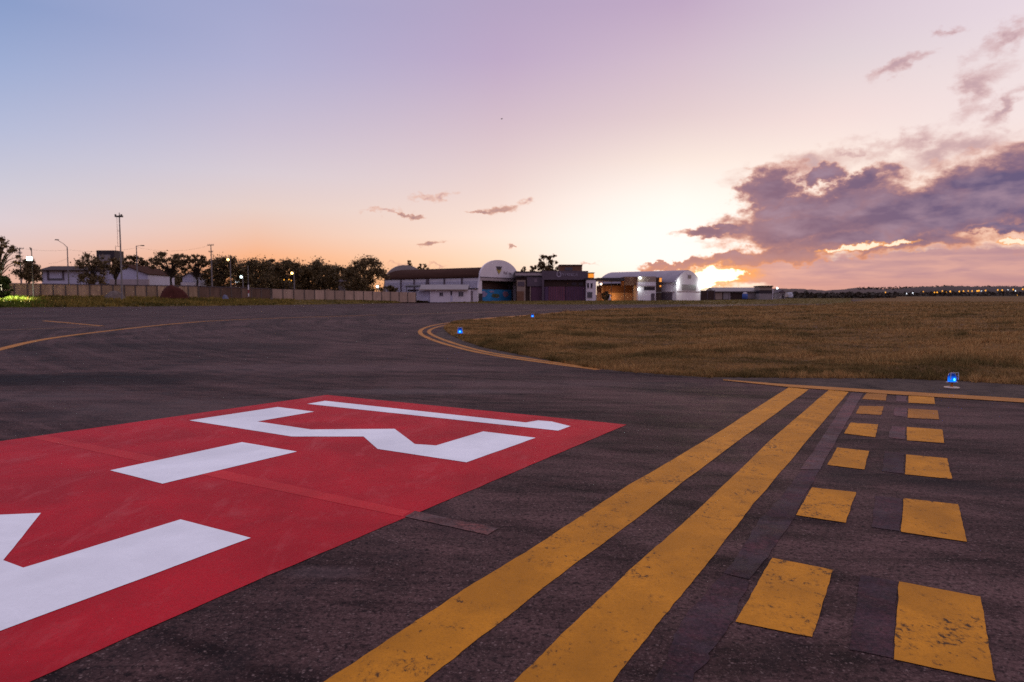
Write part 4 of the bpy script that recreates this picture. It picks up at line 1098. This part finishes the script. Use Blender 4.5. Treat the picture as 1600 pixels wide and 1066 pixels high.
# --- right hangar with the open shed
TH3 = R(40)
C3 = Pd(1057, 469.4, 214); C3.z -= 0.1
h3 = thing('vaulted_hangar', C3, 'long pale vaulted hangar with lamps on its gable and an orange-lit open shed', 'hangar', None, math.pi / 2 - TH3)
W3, L3 = 16.5, 28.0
zs3, zt3 = 5.6, 9.4
def gable(y0, y1): return MB().prism_y([(0, -0.3)] + arch_pts(0, W3, zs3, zt3, 24, 1.55)[::-1] + [(W3, -0.3)], y0, y1)
gf = fix_normals(gable(0, 0.3).build('gable_wall', M['white_wall'], h3))
MB().box(3.2, W3 - 3.4, -0.1, -0.004, 3.2, 5.0).build('louvre', M['roof_grey'], gf)
MB().box(0.3, W3 - 0.3, -0.12, -0.004, 2.75, 3.0).build('ledge', M['beige_pale'], gf)
MB().box(7.4, 9.6, -0.1, -0.004, 6.9, 8.0).build('window', M['glass_grey'], gf)
ar = arch_pts(-0.5, W3 + 0.5, zs3 - 0.1, zt3 + 0.15, 24, 1.55); ar2 = arch_pts(-0.3, W3 + 0.3, zs3 - 0.1, zt3 + 0.02, 24, 1.55)
fix_normals(MB().prism_y(ar + ar2[::-1], 0.31, L3).build('roof', M['roof_pale'], h3))
fix_normals(gable(L3 - 0.3, L3 - 0.02).build('gable_wall', M['white_clad'], h3))
sw = MB().box(0.0, 0.25, 0.31, 10.5, -0.3, 5.5).build('side_wall', M['white_clad'], h3)
MB().box(-0.1, -0.004, 1.4, 6.2, -0.2, 2.5).build('side_door', M['pilaster'], sw)
MB().box(-0.15, -0.004, 0.5, 6.8, 2.6, 2.85).build('ledge', M['beige_pale'], sw)
MB().box(W3 - 0.25, W3, 0.31, L3 - 0.31, -0.3, 5.5).build('side_wall', M['white_clad'], h3)
MB().box(0.4, 0.6, 6.2, 9.2, -0.2, 5.5).build('gap_shade_panel', M['dark_brown'], h3)  # dark panel standing in for the shade of the gap
def lamp(parent, c, mat, r_=0.22, energy=0, col=(1, 1, 1), name='lamp'):
    o = MB().ball((0, 0, 0), r_).build(name, M[mat], parent, True); o.location = c
    if energy:
        l = bpy.data.lights.new(name + '_light', 'POINT'); l.energy = energy; l.color = col; l.shadow_soft_size = 0.25
        lo = bpy.data.objects.new(name + '_light', l); COL.objects.link(lo)
        lo.parent = parent; lo.location = Vector(c) + Vector((0, -0.55, 0.0))
    return o
lamp(h3, (-0.3, -0.5, 5.3), 'lamp_white', 0.34, 620, (0.85, 1.0, 0.95))
lamp(h3, (W3 + 0.2, -0.5, 5.3), 'lamp_white', 0.34, 620, (0.85, 1.0, 0.95))
# front annex and open shed, in picture frame
sp = PX(997, 469.8, 211)
an = thing('two_storey_annex', sp.loc, 'white two-storey block with two small lamps in front of the vaulted hangar', 'building')
sp.part('wall', 'white_wall', an, [(996.5, 441, 1024.5, 470.5, 0, 8)])
sp.part('upper_wall', 'beige', an, [(996.5, 432.2, 1024.5, 440.9, 0.1, 8)])
sp.part('window', 'glass', an, [(1006, 448.5, 1023, 453.6, -0.06, -0.004)])
sp.part('ledge', 'beige_pale', an, [(997, 446.4, 1024, 447.6, -0.3, -0.004)])
sp.part('door', 'pilaster', an, [(1017, 458.5, 1023, 470, -0.05, -0.004)])
for u_, v_ in ((999.5, 434.6), (997.2, 452.4)):
    lamp(an, (sp.x(u_), -0.35, sp.z(v_)), 'lamp_white', 0.33, 60, (0.85, 1.0, 0.97))
st_ = PX(1025, 469.8, 214)
bk = thing('gap_shade_block', st_.loc, 'dark brown block filling the shaded gap beside the white annex, with glowing orange strips', 'building')
st_.part('wall', 'dark_brown', bk, [(1024.8, 433.5, 1034.2, 470.5, 0.6, 4)])  # dark brown block put where there is only a shaded gap
glow_mat = emit('orange_glow_strip', (1.0, 0.36, 0.06), 0.75)  # orange light in the gap put in as emission
for r_ in ((1030.5, 434.5, 1034, 440.5, 0.52, 0.596), (1031, 446, 1033.4, 448.5, 0.52, 0.596)): st_.part('glow_strip', glow_mat, bk, [r_])
st_.part('railing', 'galv', bk, [(1024.8, 456.6, 1034.2, 457.4, 0.3, 0.42)])
sd = thing('open_shed', Pd(935, 469.6, 213), 'orange-lit open shed with thin posts beside the white block of the plum building', 'shed')
so = PX(935, 469.6, 213)
so.part('roof', 'dark_grey', sd, [(933, 434.5, 975, 439.4, -1.0, 7.5)])
so.part('upper_panel', 'brick_brown', sd, [(975, 432.6, 996.3, 446, 0, 7)])
so.part('back_wall', 'brick_brown', sd, [(936, 446, 996.3, 457.2, 6.2, 6.5)])
so.part('lower_wall', 'shed_wall', sd, [(936, 457.3, 996.3, 470.4, 6.0, 6.5)])
so.part('lit_column', 'shed_wall', sd, [(943, 447, 946, 468.5, 5.0, 5.9)])
for u_ in (954.5, 975, 988.5): so.part('post', 'pole_dark', sd, [(u_, 438 if u_ < 975 else 446, u_ + 0.8, 470.4, -0.4, -0.2)])
lamp(sd, (so.x(939), 0.0, so.z(444)), 'lamp_warm', 0.30, 480, (1.0, 0.52, 0.18))
lamp(sd, (so.x(958), 4.6, so.z(464.5)), 'lamp_orange', 0.20, 260, (1.0, 0.52, 0.16))
tp = PX(950, 469.6, 211)
mc = thing('white_tank', tp.loc, 'small pale water tank standing inside the orange-lit shed', 'tank')
MB().lathe([(0.75, 0), (0.85, 0.1), (0.85, 1.5), (0.6, 1.9), (0.2, 2.0)], 16).build('tank_body', M['white_clad'], mc, True)
MB().lathe([(0.25, 2.0), (0.25, 2.12), (0.05, 2.15)], 12).build('lid', M['galv'], mc)
# wall left of the shed, its orange light put in as emission (between block and hangar)
ob = PX(921, 455, 262)
o_ = thing('far_orange_house', Pd(921, 458, 260), 'far house wall with a self-glowing orange face above the white side block', 'house')
ob2 = PX(921, 458, 260)
ob2.part('wall', 'brick_brown', o_, [(918, 427, 928, 458, 0, 5)])
ob2.part('glow_wall', emit('orange_glow_wall', (1.0, 0.33, 0.03), 0.8), o_, [(919, 427.8, 927.5, 434, -0.06, -0.004)])  # wall face emits the orange light that would fall on it
ob2.part('roof', 'dark_brown', o_, [(917, 426, 929, 426.9, -0.4, 5.4)])

# --- low sheds at the right of the hangars
r1 = PX(1094, 468.2, 262)
f1 = thing('dark_fence', r1.loc, 'dark board fence right of the vaulted hangar gable', 'fence')
r1.part('boards', 'dark_brown', f1, [(1093, 454.2, 1117, 469.5, 0, 0.15)])
for u_ in (1094, 1104.5, 1115.5): r1.part('post', 'pilaster', f1, [(u_, 453.5, u_ + 1, 469.5, -0.12, -0.004)])
r2 = PX(1115, 467.8, 275)
s1 = thing('long_low_shed', r2.loc, 'long low shed with grey sloping roof and rows of brown doors', 'shed')
r2.part('wall', 'dark_brown', s1, [(1116, 455.5, 1186, 469.5, 0, 8)])
rr_ = MB(); rr_.prism_x([(-0.8, r2.z(456.3)), (-0.8, r2.z(455.0)), (5, r2.z(449.0)), (10, r2.z(453.0)), (10, r2.z(456.3))], r2.x(1114), r2.x(1185.8))
fix_normals(rr_.build('roof', M['roof_grey'], s1))
r2.part('pale_door', 'beige', s1, [(1117.5, 457.5, 1128, 468, -0.08, -0.004)])
r2.part('grey_door', 'roof_grey', s1, [(1130, 457, 1138.5, 468, -0.08, -0.004)])
r2.part('pale_post', 'beige_pale', s1, [(1139.4, 457, 1140.6, 468.5, -0.2, -0.004)])
r2.part('side_panel', 'roof_grey', s1, [(1168, 456.8, 1185, 467, -0.08, -0.004)])
bt = thing('blue_water_tank', Pd(1164, 467.4, 268), 'round blue water tank in front of the long low shed', 'tank')
MB().lathe([(0.9, 0), (1.02, 0.1), (1.02, 1.7), (0.8, 2.05), (0.3, 2.15)], 18).build('tank_body', M['blue_tank'], bt, True)
MB().lathe([(0.92, 2.0), (0.7, 2.35), (0.28, 2.5), (0.05, 2.52)], 18).build('lid', M['white_clad'], bt, True)
r3 = PX(1187, 467.6, 270)
k1 = thing('flat_roof_kiosk', r3.loc, 'boxy flat-roofed kiosk with a dark band at the end of the long low shed', 'building')
r3.part('wall', 'roof_grey', k1, [(1186.5, 459, 1207, 469, 0, 6)])
r3.part('window_band', 'glass', k1, [(1186.5, 453.5, 1206.5, 458.9, 0.3, 6)])
r3.part('upper_wall', 'beige', k1, [(1186.5, 448.3, 1206.5, 453.4, 0.1, 6)])
r3.part('roof', 'dark_brown', k1, [(1185.8, 446.6, 1207.4, 448.2, -0.4, 6.4)])
r3.part('corner_post', 'white_clad', k1, [(1206.6, 452, 1207.8, 469, -0.2, -0.02)])
r4 = PX(1222, 466.4, 330)
g1 = thing('grey_hut', r4.loc, 'small grey hut with pitched roof between kiosk and white van', 'hut')
r4.part('wall', 'roof_grey', g1, [(1215.5, 457.5, 1227, 468, 0, 5)])
rr_ = MB(); rr_.prism_y([(r4.x(1214.5), r4.z(457.4)), (r4.x(1221), r4.z(452.5)), (r4.x(1228), r4.z(457.4))], -0.4, 5.4); fix_normals(rr_.build('roof', M['pilaster'], g1))
r4.part('door', 'dark_grey', g1, [(1222, 460, 1225, 467.6, -0.06, -0.004)])
# white van, seen end-on far away
vp = Pd(1236, 466.2, 330)
vn = thing('white_van', vp, 'white van parked at the right end of the low sheds', 'van')
bd = MB(); bd.prism_x([(0, 0.45), (0, 1.6), (0.7, 1.75), (1.3, 2.75), (5.2, 2.75), (5.3, 0.45)], -1.05, 1.05); fix_normals(bd.build('body', M['car_white'], vn))
MB().add([(-0.9, 0.70, 1.80), (0.9, 0.70, 1.80), (0.8, 1.24, 2.6), (-0.8, 1.24, 2.6)], [(0, 1, 2, 3)]).build('windscreen', M['glass'], vn)
for s_ in (-1, 1):
    MB().box(s_ * 0.65 - 0.18, s_ * 0.65 + 0.18, -0.04, -0.004, 0.9, 1.15).build('headlight', M['glass_grey'], vn)
    for y_ in (0.9, 4.3):
        w_ = MB().tube([(s_ * 0.82, y_, 0.36), (s_ * 1.06, y_, 0.36)], 0.36, 14).build('wheel', M['tyre'], vn)

# --- white buildings behind the wall at left
lp = PX(70, 448, 172)
l1_ = thing('long_white_house', lp.loc, 'long white house with a low dark roof behind the tan wall', 'house')
lp.part('wall', 'blue_white', l1_, [(66, 423.5, 140, 450, 0, 8)])
rr_ = MB(); rr_.prism_x([(-1.0, lp.z(423.6)), (-1.0, lp.z(422.3)), (4, lp.z(414.8)), (9, lp.z(422.3)), (9, lp.z(423.6))], lp.x(64), lp.x(142)); fix_normals(rr_.build('roof', M['dark_brown'], l1_))
for u_ in (75, 98.5): lp.part('pillar', 'pilaster', l1_, [(u_, 423.7, u_ + 2.3, 438, -0.25, -0.004)])
lp.part('window_band', 'glass_grey', l1_, [(77.5, 435, 97.5, 438.4, -0.06, -0.004)])
g2 = PX(214, 448, 178)
gb = thing('white_gabled_hall', g2.loc, 'white hall with a wide low gable behind the tan wall', 'building')
g_ = MB(); g_.prism_y([(g2.x(150), g2.z(449)), (g2.x(150), g2.z(428)), (g2.x(193), g2.z(414.5)), (g2.x(231.5), g2.z(429)), (g2.x(231.5), g2.z(449))], 0, 14); fix_normals(g_.build('wall', M['blue_white'], gb))
rr_ = MB(); rr_.prism_y([(g2.x(148), g2.z(428.4)), (g2.x(193), g2.z(414.3)), (g2.x(233), g2.z(429.4)), (g2.x(233), g2.z(428.2)), (g2.x(193), g2.z(412.9)), (g2.x(148), g2.z(427.2))], -0.5, 14.4); fix_normals(rr_.build('roof', M['roof_brown'], gb))
g2.part('low_wall', 'beige_pale', gb, [(180, 437, 240, 449, -2.4, -2.0)])
tw = PX(165, 440, 186)
tb = thing('water_tower', tw.loc, 'boxy dark water tower among trees behind the white hall', 'tower')
tk = tw.part('tank', 'dark_grey', tb, [(152, 391.6, 180, 408, 0, 4.5)])
tw.part('shaft', 'roof_grey', tb, [(157, 398.5, 174, 445, -0.3, -0.02)])
tw.part('leg', 'dark_grey', tb, [(152.5, 408.1, 156, 446, 0, 0.7)])
tw.part('leg', 'dark_grey', tb, [(176, 408.1, 179.5, 446, 0, 0.7)])
MB().tube([(tw.x(179), 1, tw.z(392)), (tw.x(179), 1, tw.z(384))], 0.05, 6).build('antenna', M['pole_dark'], tk)
w3 = PX(290, 449, 180)
wb = thing('small_white_house', w3.loc, 'small white gabled house end behind the wall under the trees', 'house')
g_ = MB(); g_.prism_y([(w3.x(285.5), w3.z(450)), (w3.x(285.5), w3.z(433)), (w3.x(296), w3.z(426.5)), (w3.x(302), w3.z(430)), (w3.x(302), w3.z(450))], 0, 8); fix_normals(g_.build('wall', M['blue_white'], wb))
w3.part('low_wall', 'white_wall', wb, [(285.5, 441.5, 315, 450, -1.0, -0.6)])
rr_ = MB(); rr_.prism_y([(w3.x(284.5), w3.z(433.4)), (w3.x(296), w3.z(426.4)), (w3.x(304), w3.z(431.2)), (w3.x(304), w3.z(430)), (w3.x(296), w3.z(425.2)), (w3.x(284.5), w3.z(432.2))], -0.3, 8.2); fix_normals(rr_.build('roof', M['dark_brown'], wb))
w4 = PX(372, 446, 192)
lb_ = thing('glow_panel_canopy', w4.loc, 'small canopy with self-glowing white panels glimpsed under the trees', 'canopy')
w4.part('glow_panel', 'panel_glow', lb_, [(368, 439.5, 371, 442, 0, 0.2), (372, 439.8, 374, 442, 0, 0.2), (375.5, 440.2, 378.5, 442, 0, 0.2)])  # panels glow by themselves to show a lit area
w4.part('roof', 'roof_grey', lb_, [(362, 438.6, 381, 439.4, -1, 3)])
for u_ in (363, 379.5): w4.part('post', 'pole_dark', lb_, [(u_, 439.5, u_ + 0.5, 448, 1, 1.1)])
w5 = PX(535, 456, 196)
pw = thing('pale_hut', w5.loc, 'pale hut half hidden between the dark trees left of the hangar', 'hut')
w5.part('wall', 'roof_grey', pw, [(529, 440, 539, 457, 0, 4)])
rr_ = MB(); rr_.prism_x([(-0.5, w5.z(440)), (2, w5.z(436.5)), (4.5, w5.z(440))], w5.x(528), w5.x(540)); fix_normals(rr_.build('roof', M['pilaster'], pw))

# ------------------------------------------------------------------ heaps and marker by the wall
def heap(name, u, v, t, wpx, hpx, mat, label, cat, seed):
    s = t / FPX; rs_ = np.random.default_rng(seed)
    n, m = 28, 12
    V = []
    ph = rs_.uniform(0, 6.28, 6)
    for i in range(m):
        f = i / (m - 1)
        for k in range(n):
            a = 2 * math.pi * k / n
            w = 1 + 0.18 * math.sin(2 * a + ph[0]) + 0.13 * math.sin(3 * a + ph[1]) + 0.08 * math.sin(5 * a + ph[2] + 4 * f) + rs_.normal() * 0.03
            rr = (1 - f) ** 0.7 * w
            z = math.sin(f * math.pi / 2) * (1 + 0.1 * math.sin(a + ph[3])) + rs_.normal() * 0.02
            V.append((rr * wpx / 2 * s * math.cos(a), rr * wpx / 2 * s * 0.7 * math.sin(a), z * hpx * s - 0.15 * (1 - f)))
    o = np_mesh(name, V, grid_faces(m, n, True), mat, None, True); o.location = Pd(u, v, t)
    return tag(o, label, cat)
heap('earth_heap', 271, 465.5, 136, 38, 18, M['red_soil'], 'dark red heap of earth in front of the tan wall', 'heap', 3)
heap('rubble_heap', 178, 465, 128, 32, 10, M['rubble'], 'grey rubble heap at the foot of the tan wall by the tall mast', 'heap', 5)
heap('covered_pile', 352, 465.8, 140, 9, 5, M['blue_tarp'], 'small blue-grey covered pile on the grass by the dark wall', 'pile', 8)
heap('stone', 425, 470.5, 155, 7, 5, M['rubble'], 'small grey stone at the foot of the pale wall corner', 'stone', 9)
mk = PX(388.5, 463.5, 146)
mp = thing('marker_post', mk.loc, 'slim pole with red and white bands in front of the dark wall', 'marker')
for v0, v1, mt in ((458.5, 463.5, 'marker_white'), (453, 458.4, 'marker_red'), (445.5, 452.9, 'marker_white')):
    MB().lathe([(0.12, mk.z(v1)), (0.12, mk.z(v0))], 10).build('band', M[mt], mp)
MB().tube([(0, 0, mk.z(445.5)), (0, 0, mk.z(416))], 0.045, 6).build('rod', M['galv'], mp)

# ------------------------------------------------------------------ poles and lamps
def P2(px, u, v, y=0.0): return (px.x(u), y, px.z(v))
a = PX(52.5, 462.5, 117)
fl = thing('floodlight_pole', a.loc, 'slim pole carrying a dazzling white floodlight at the far left, before the tan wall', 'floodlight')
MB().tube([P2(a, 52.5, 463), P2(a, 51.8, 388)], [0.10, 0.07], 10).build('pole', M['pole_dark'], fl)
MB().tube([P2(a, 51.8, 393), P2(a, 49.5, 387)], 0.07, 8).build('bracket', M['pole_dark'], fl)
hd = MB().box(a.x(48), a.x(56), -0.55, -0.28, a.z(408), a.z(401.5)).build('lamp_housing', M['pole_dark'], fl)
MB().box(a.x(47.6), a.x(56.4), -0.66, -0.56, a.z(407.6), a.z(401.9)).build('lamp_glass', M['lamp_flood'], hd)
l = bpy.data.lights.new('floodlight_light', 'SPOT'); l.energy = 70000; l.color = (0.93, 1.0, 0.80); l.spot_size = R(100); l.spot_blend = 0.8; l.shadow_soft_size = 0.3
lo = bpy.data.objects.new('floodlight_light', l); COL.objects.link(lo); lo.parent = fl; lo.location = P2(a, 51, 405, -1.3)
lo.rotation_euler = Vector((2.6, 2.6, 6.0)).to_track_quat('Z', 'Y').to_euler()

a = PX(190.5, 467.5, 124)
ms = thing('tall_mast', a.loc, 'tallest mast with a crossbar of floodlights and a thin side ladder', 'mast')
MB().tube([P2(a, 190.8, 468.5), P2(a, 191.0, 420), P2(a, 190.6, 336)], [0.17, 0.14, 0.09], 10).build('pole', M['pole_conc'], ms)
MB().tube([P2(a, 190.6, 337), P2(a, 190.6, 333.5)], 0.05, 6).build('spike', M['pole_dark'], ms)
cb = MB().box(a.x(185), a.x(196), -0.12, 0.12, a.z(340.6), a.z(338.2)).build('crossbar', M['pole_dark'], ms)
for u_ in (185.8, 195): MB().box(a.x(u_ - 0.9), a.x(u_ + 0.9), -0.35, -0.13, a.z(340.3), a.z(336.4)).build('lamp_housing', M['pole_dark'], cb)
MB().tube([P2(a, 186.8, 386), P2(a, 186.6, 341)], 0.025, 6).build('ladder_cable', M['marker_red'], ms)
MB().tube([P2(a, 186.8, 362), P2(a, 191, 361.6)], 0.03, 6).build('bracket', M['pole_dark'], ms)
MB().tube([P2(a, 184.5, 385.5), P2(a, 191, 385.8)], 0.03, 6).build('bracket', M['pole_dark'], ms)

def utility(u, vb, vt, t, label, arms, lowarm=None):
    a = PX(u, vb, t)
    ut = thing('utility_pole', a.loc, label, 'utility pole', 'poles behind the boundary wall')
    MB().tube([P2(a, u + 0.6, vb), P2(a, u, vt)], [0.17, 0.10], 8).build('pole', M['pole_conc'], ut)
    for (v_, w_) in arms:
        ca = MB().box(a.x(u - w_), a.x(u + w_), -0.18, -0.07, a.z(v_ + 0.5), a.z(v_ - 0.4)).build('crossarm', M['pole_dark'], ut)
        for k in (-0.9, -0.4, 0.4, 0.9): MB().lathe([(0.03, 0), (0.055, 0.05), (0.05, 0.2), (0.02, 0.24)], 8, (a.x(u + w_ * k), -0.12, a.z(v_ - 0.45))).build('insulator', M['galv'], ca)
    return ut
utility(33, 448, 387.5, 150, 'utility pole with two crossarms above the tree left of the floodlight', [(389.2, 7), (396, 4)])
u2 = utility(331, 448, 382.5, 165, 'utility pole with a thin crossarm among the middle trees', [(383.6, 5), (394, 3.5)])
def street_lamp(u, vb, vt, tip, t, label, lit=None):
    a = PX(u, vb, t)
    sl = thing('street_lamp', a.loc, label, 'street lamp', 'street lamps behind the boundary wall')
    MB().tube([P2(a, u, vb), P2(a, u - 0.4, vt)], [0.15, 0.09], 8).build('pole', M['pole_conc'], sl)
    MB().tube([P2(a, u - 0.4, vt + 1), P2(a, (u * 0.6 + tip[0] * 0.4), vt + (tip[1] - vt) * 0.45), P2(a, *tip)], [0.06, 0.05, 0.045], 6).build('arm', M['pole_dark'], sl)
    x_, _, z_ = P2(a, *tip)
    s_ = 1 if tip[0] > u else -1
    MB().box(x_ - 0.35, x_ + 0.35, -0.16, 0.16, z_ - 0.1, z_ + 0.08).build('lamp_housing', M['pole_dark'], sl)
    if lit: lamp(sl, (x_, -0.1, z_ - 0.3), lit, 0.30)
    return sl
street_lamp(107.5, 446, 386, (91.5, 375.2), 150, 'street lamp with a long raised arm before the long white house')
street_lamp(215.3, 446, 384.5, (224.5, 384.2), 150, 'street lamp with a short level arm beside the white gable')
street_lamp(361, 450, 401, (357.5, 404), 170, 'amber street lamp lit among the tree tops', 'lamp_amber')
street_lamp(460, 452, 424, (456.8, 425.2), 172, 'bright amber lamp lit in front of the dark trees', 'lamp_amber')
street_lamp(380, 450, 430.5, (377.4, 431), 172, 'small white lamp lit under the broad dense tree', 'lamp_white')
street_lamp(592, 458, 444.5, (589.8, 446), 176, 'white lamp lit at the left corner of the arched hangar', 'lamp_white')
for i, (u_, v_) in enumerate(((444.3, 437.5), (452, 437), (455.6, 438.6))):
    a = PX(u_, v_, 174)
    nm = ('left', 'middle', 'right')[i]
    wl_ = thing('bollard_lamp', Pd(u_, 452, 174), f'{nm} of three dim amber lamps low under the trees', 'lamp', 'dim amber lamps under the trees')
    MB().tube([(0, 0, 0), (0, 0, 14 * 174 / FPX)], 0.05, 6).build('pole', M['pole_dark'], wl_)
    lamp(wl_, (0, -0.1, (452 - v_) * 174 / FPX), 'lamp_orange', 0.13)
# cables strung between the poles
def cable(label, p0, p1, sag):
    pts = []
    for k in range(15):
        f = k / 14; p = p0.lerp(p1, f); p.z -= sag * 4 * f * (1 - f); pts.append(p)
    o = MB().tube(pts, 0.013, 5).build('power_cable', M['cable'], None)
    return tag(o, label, 'cable', 'cables between the utility poles')
cable('upper power cable from the left utility pole to the street lamp arm', Pd(39, 389, 150), Pd(107.3, 390.5, 150), 0.3)
cable('power cable between the arm lamp pole and the short-armed lamp', Pd(107.3, 390.5, 150), Pd(215, 387, 150), 0.6)
cable('power cable from the short-armed lamp to the middle utility pole', Pd(215, 387, 150), Pd(328, 383.4, 165), 1.0)
cable('lower power cable rising to the arm lamp pole', Pd(76, 412, 150), Pd(107, 402.5, 150), 0.3)

# ------------------------------------------------------------------ far right: lamp pole, woods, hills, street lights
a = PX(1214, 466.2, 320)
sl = thing('street_lamp', a.loc, 'white lamp on a post right of the flat-roofed kiosk', 'street lamp')
MB().tube([P2(a, 1214, 467), P2(a, 1214, 450.5)], [0.12, 0.08], 8).build('pole', M['pole_dark'], sl)
lamp(sl, (0, -0.1, a.z(450.6)), 'lamp_white', 0.42)
def ridge(name, pts, t, thick, mat, label, cat, zb=466.0):
    pts = np.array(pts, float); us = np.linspace(pts[0, 0], pts[-1, 0], 420)
    vs = np.interp(us, pts[:, 0], pts[:, 1]) + 0.35 * np.sin(us * 0.33) * np.sin(us * 0.11 + 1) + rng.normal(size=420) * 0.16
    rows = []
    for dz, f in ((0, 0.0), (0.30, 0.28), (0.62, 0.55), (0.88, 0.8), (1.0, 1.0), (0.6, 1.7)):
        rw = []
        for u, v in zip(us, vs):
            p = Pd(u, zb - (zb - v) * dz, t)
            d = Vector((p.x, p.y, 0)).normalized()
            q = p + d * thick * f
            k = (t + thick * f) / t
            q.z = CAMH + (p.z - CAMH) * (k if f <= 1 else 1) - (6 if dz == 0 else 0)
            rw.append(tuple(q))
        rows.append(rw)
    V = np.array(rows).reshape(-1, 3)
    o = np_mesh(name, V, grid_faces(len(rows), 420)[:, ::-1], mat, None, True)
    return tag(o, label, cat, kind='structure')
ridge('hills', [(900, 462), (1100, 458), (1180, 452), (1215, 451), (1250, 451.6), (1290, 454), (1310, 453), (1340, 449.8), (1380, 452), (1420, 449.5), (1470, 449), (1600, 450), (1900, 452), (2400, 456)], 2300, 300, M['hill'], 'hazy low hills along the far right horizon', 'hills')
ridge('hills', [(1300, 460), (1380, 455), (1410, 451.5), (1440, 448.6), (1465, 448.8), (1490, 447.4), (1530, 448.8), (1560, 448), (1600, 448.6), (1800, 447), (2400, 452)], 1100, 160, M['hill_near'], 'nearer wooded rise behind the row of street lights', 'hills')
def woods(name, spec, t0, t1, n, size, mat, label):
    u = rng.uniform(spec[0][0], spec[-1][0], n)
    top = np.interp(u, [q[0] for q in spec], [q[1] for q in spec]); bot = np.interp(u, [q[0] for q in spec], [q[2] for q in spec])
    lump = 0.5 + 0.5 * np.sin(u * 0.41 + 2 * np.sin(u * 0.13)) * np.sin(u * 0.23 + 1)
    top = bot - (bot - top) * (0.55 + 0.45 * lump)
    v = bot + (top - bot) * rng.uniform(0, 1, n) ** 0.75
    t = rng.uniform(t0, t1, n)
    P_ = np.array([tuple(Pd(a_, b_, c_)) for a_, b_, c_ in zip(u, v, t)])
    a1 = rng.normal(size=(n, 3)); a1 /= np.linalg.norm(a1, axis=1)[:, None]
    b1 = np.cross(a1, rng.normal(size=(n, 3))); b1 /= np.linalg.norm(b1, axis=1)[:, None]
    sz = size * rng.uniform(0.5, 1.2, n)[:, None]
    V = np.stack([P_ - a1 * sz, P_ - b1 * sz * 0.6, P_ + a1 * sz, P_ + b1 * sz * 0.6], 1).reshape(-1, 3)
    o = np_mesh(name, V, np.arange(len(V)).reshape(-1, 4), mat)
    return tag(o, label, 'woods', kind='stuff')
woods('woods', [(1205, 457, 466), (1240, 456.5, 466.5), (1270, 455.5, 466.5), (1300, 457, 466), (1345, 457.5, 465.5), (1400, 457, 465)], 420, 520, 5200, 1.3, M['far_leaf'], 'dark hedge of scrub beyond the field, right of the low sheds')
woods('woods', [(1330, 458, 464.8), (1400, 456, 464.8), (1460, 455, 464.8), (1600, 454, 464.8), (1760, 455, 465)], 900, 1050, 6000, 2.4, M['far_leaf'], 'dark strip of distant scrub under the row of street lights')
woods('woods', [(1340, 448.5, 453), (1430, 446.8, 452), (1490, 445.8, 451), (1560, 446.2, 451), (1620, 446.5, 452), (1760, 445, 452)], 1240, 1270, 1900, 1.7, M['far_leaf'], 'ragged trees along the crest of the wooded rise')

lights_px = [(1383, 457.5, 'o', 1.25), (1416, 459, 'w', 0.9), (1425.6, 458, 'w', 1.0), (1442, 456, 'o', 0.7), (1459.4, 457, 'o', 1.0), (1463.5, 457, 'o', 1.1), (1471.6, 455, 'o', 1.0), (1478, 456.5, 'o', 0.5),
             (1484, 455.6, 'o', 1.2), (1498, 455.6, 'o', 1.1), (1504.6, 455, 'o', 1.0), (1512, 455, 'o', 0.9), (1518, 455, 'o', 1.0), (1526, 454.9, 'o', 1.25), (1528.6, 454.5, 'o', 1.2), (1532.5, 454.7, 'w', 0.7), (1539, 454.2, 'o', 1.1),
             (1558, 453.4, 'o', 1.1), (1565, 453.6, 'o', 1.1), (1574, 453, 'w', 0.6), (1582, 452.6, 'o', 1.1), (1585.7, 454.7, 'w', 0.9), (1588.7, 461.5, 'o', 0.5), (1597, 452, 'o', 1.1)]
proto = {}
ords = ['first', 'second', 'third', 'fourth', 'fifth', 'sixth', 'seventh', 'eighth', 'ninth', 'tenth', 'eleventh', 'twelfth', 'thirteenth', 'fourteenth', 'fifteenth', 'sixteenth', 'seventeenth', 'eighteenth', 'nineteenth', 'twentieth', 'twenty-first', 'twenty-second', 'twenty-third', 'twenty-fourth']
for i, (u, v, k, sz) in enumerate(lights_px):
    t = 860.0
    base_p = Pd(u, 464.6, t)
    hgt = (464.6 - v) * t / FPX
    nm = 'orange' if k == 'o' else 'white'
    lb = f'distant {nm} street lamp, {ords[i]} from the left in the row before the hills'
    sl = thing('street_lamp', base_p, lb, 'street lamp', 'distant street lamps along the right horizon')
    pm = bpy.data.meshes.get('far_pole') 
    po = MB().tube([(0, 0, 0), (0, 0, hgt + 0.4)], [0.14, 0.1], 6).build('pole', M['pole_dark'], sl)
    if k not in proto:
        proto[k] = MB().ball((0, 0, 0), 1.0).build('lamp', M['lamp_orange'] if k == 'o' else M['lamp_far_white'], sl, True); lo = proto[k]
    else:
        lo = proto[k].copy(); COL.objects.link(lo); lo.parent = sl
    lo.location = (0, -0.6, hgt); lo.scale = (0.62 * sz, 0.62 * sz, 0.78 * sz)

# ------------------------------------------------------------------ a bird high over the hangars
b_ = thing('bird', Pd(784, 186, 130), 'tiny dark bird gliding high in the sky over the hangars', 'bird')
MB().ball((0, 0, 0), 0.20, 0.07, 0.06).build('body', M['bird'], b_, True)
for s_ in (-1, 1):
    MB().add([(-0.05, 0, 0.02), (0.09, 0, 0.02), (0.04, s_ * 0.28, 0.08), (-0.08, s_ * 0.5, 0.05), (-0.05, 0, 0.0), (0.09, 0, 0.0), (0.04, s_ * 0.28, 0.065), (-0.08, s_ * 0.5, 0.04)],
             [(0, 1, 2, 3), (4, 7, 6, 5), (1, 5, 6, 2), (2, 6, 7, 3), (3, 7, 4, 0)]).build('wing', M['bird'], b_)
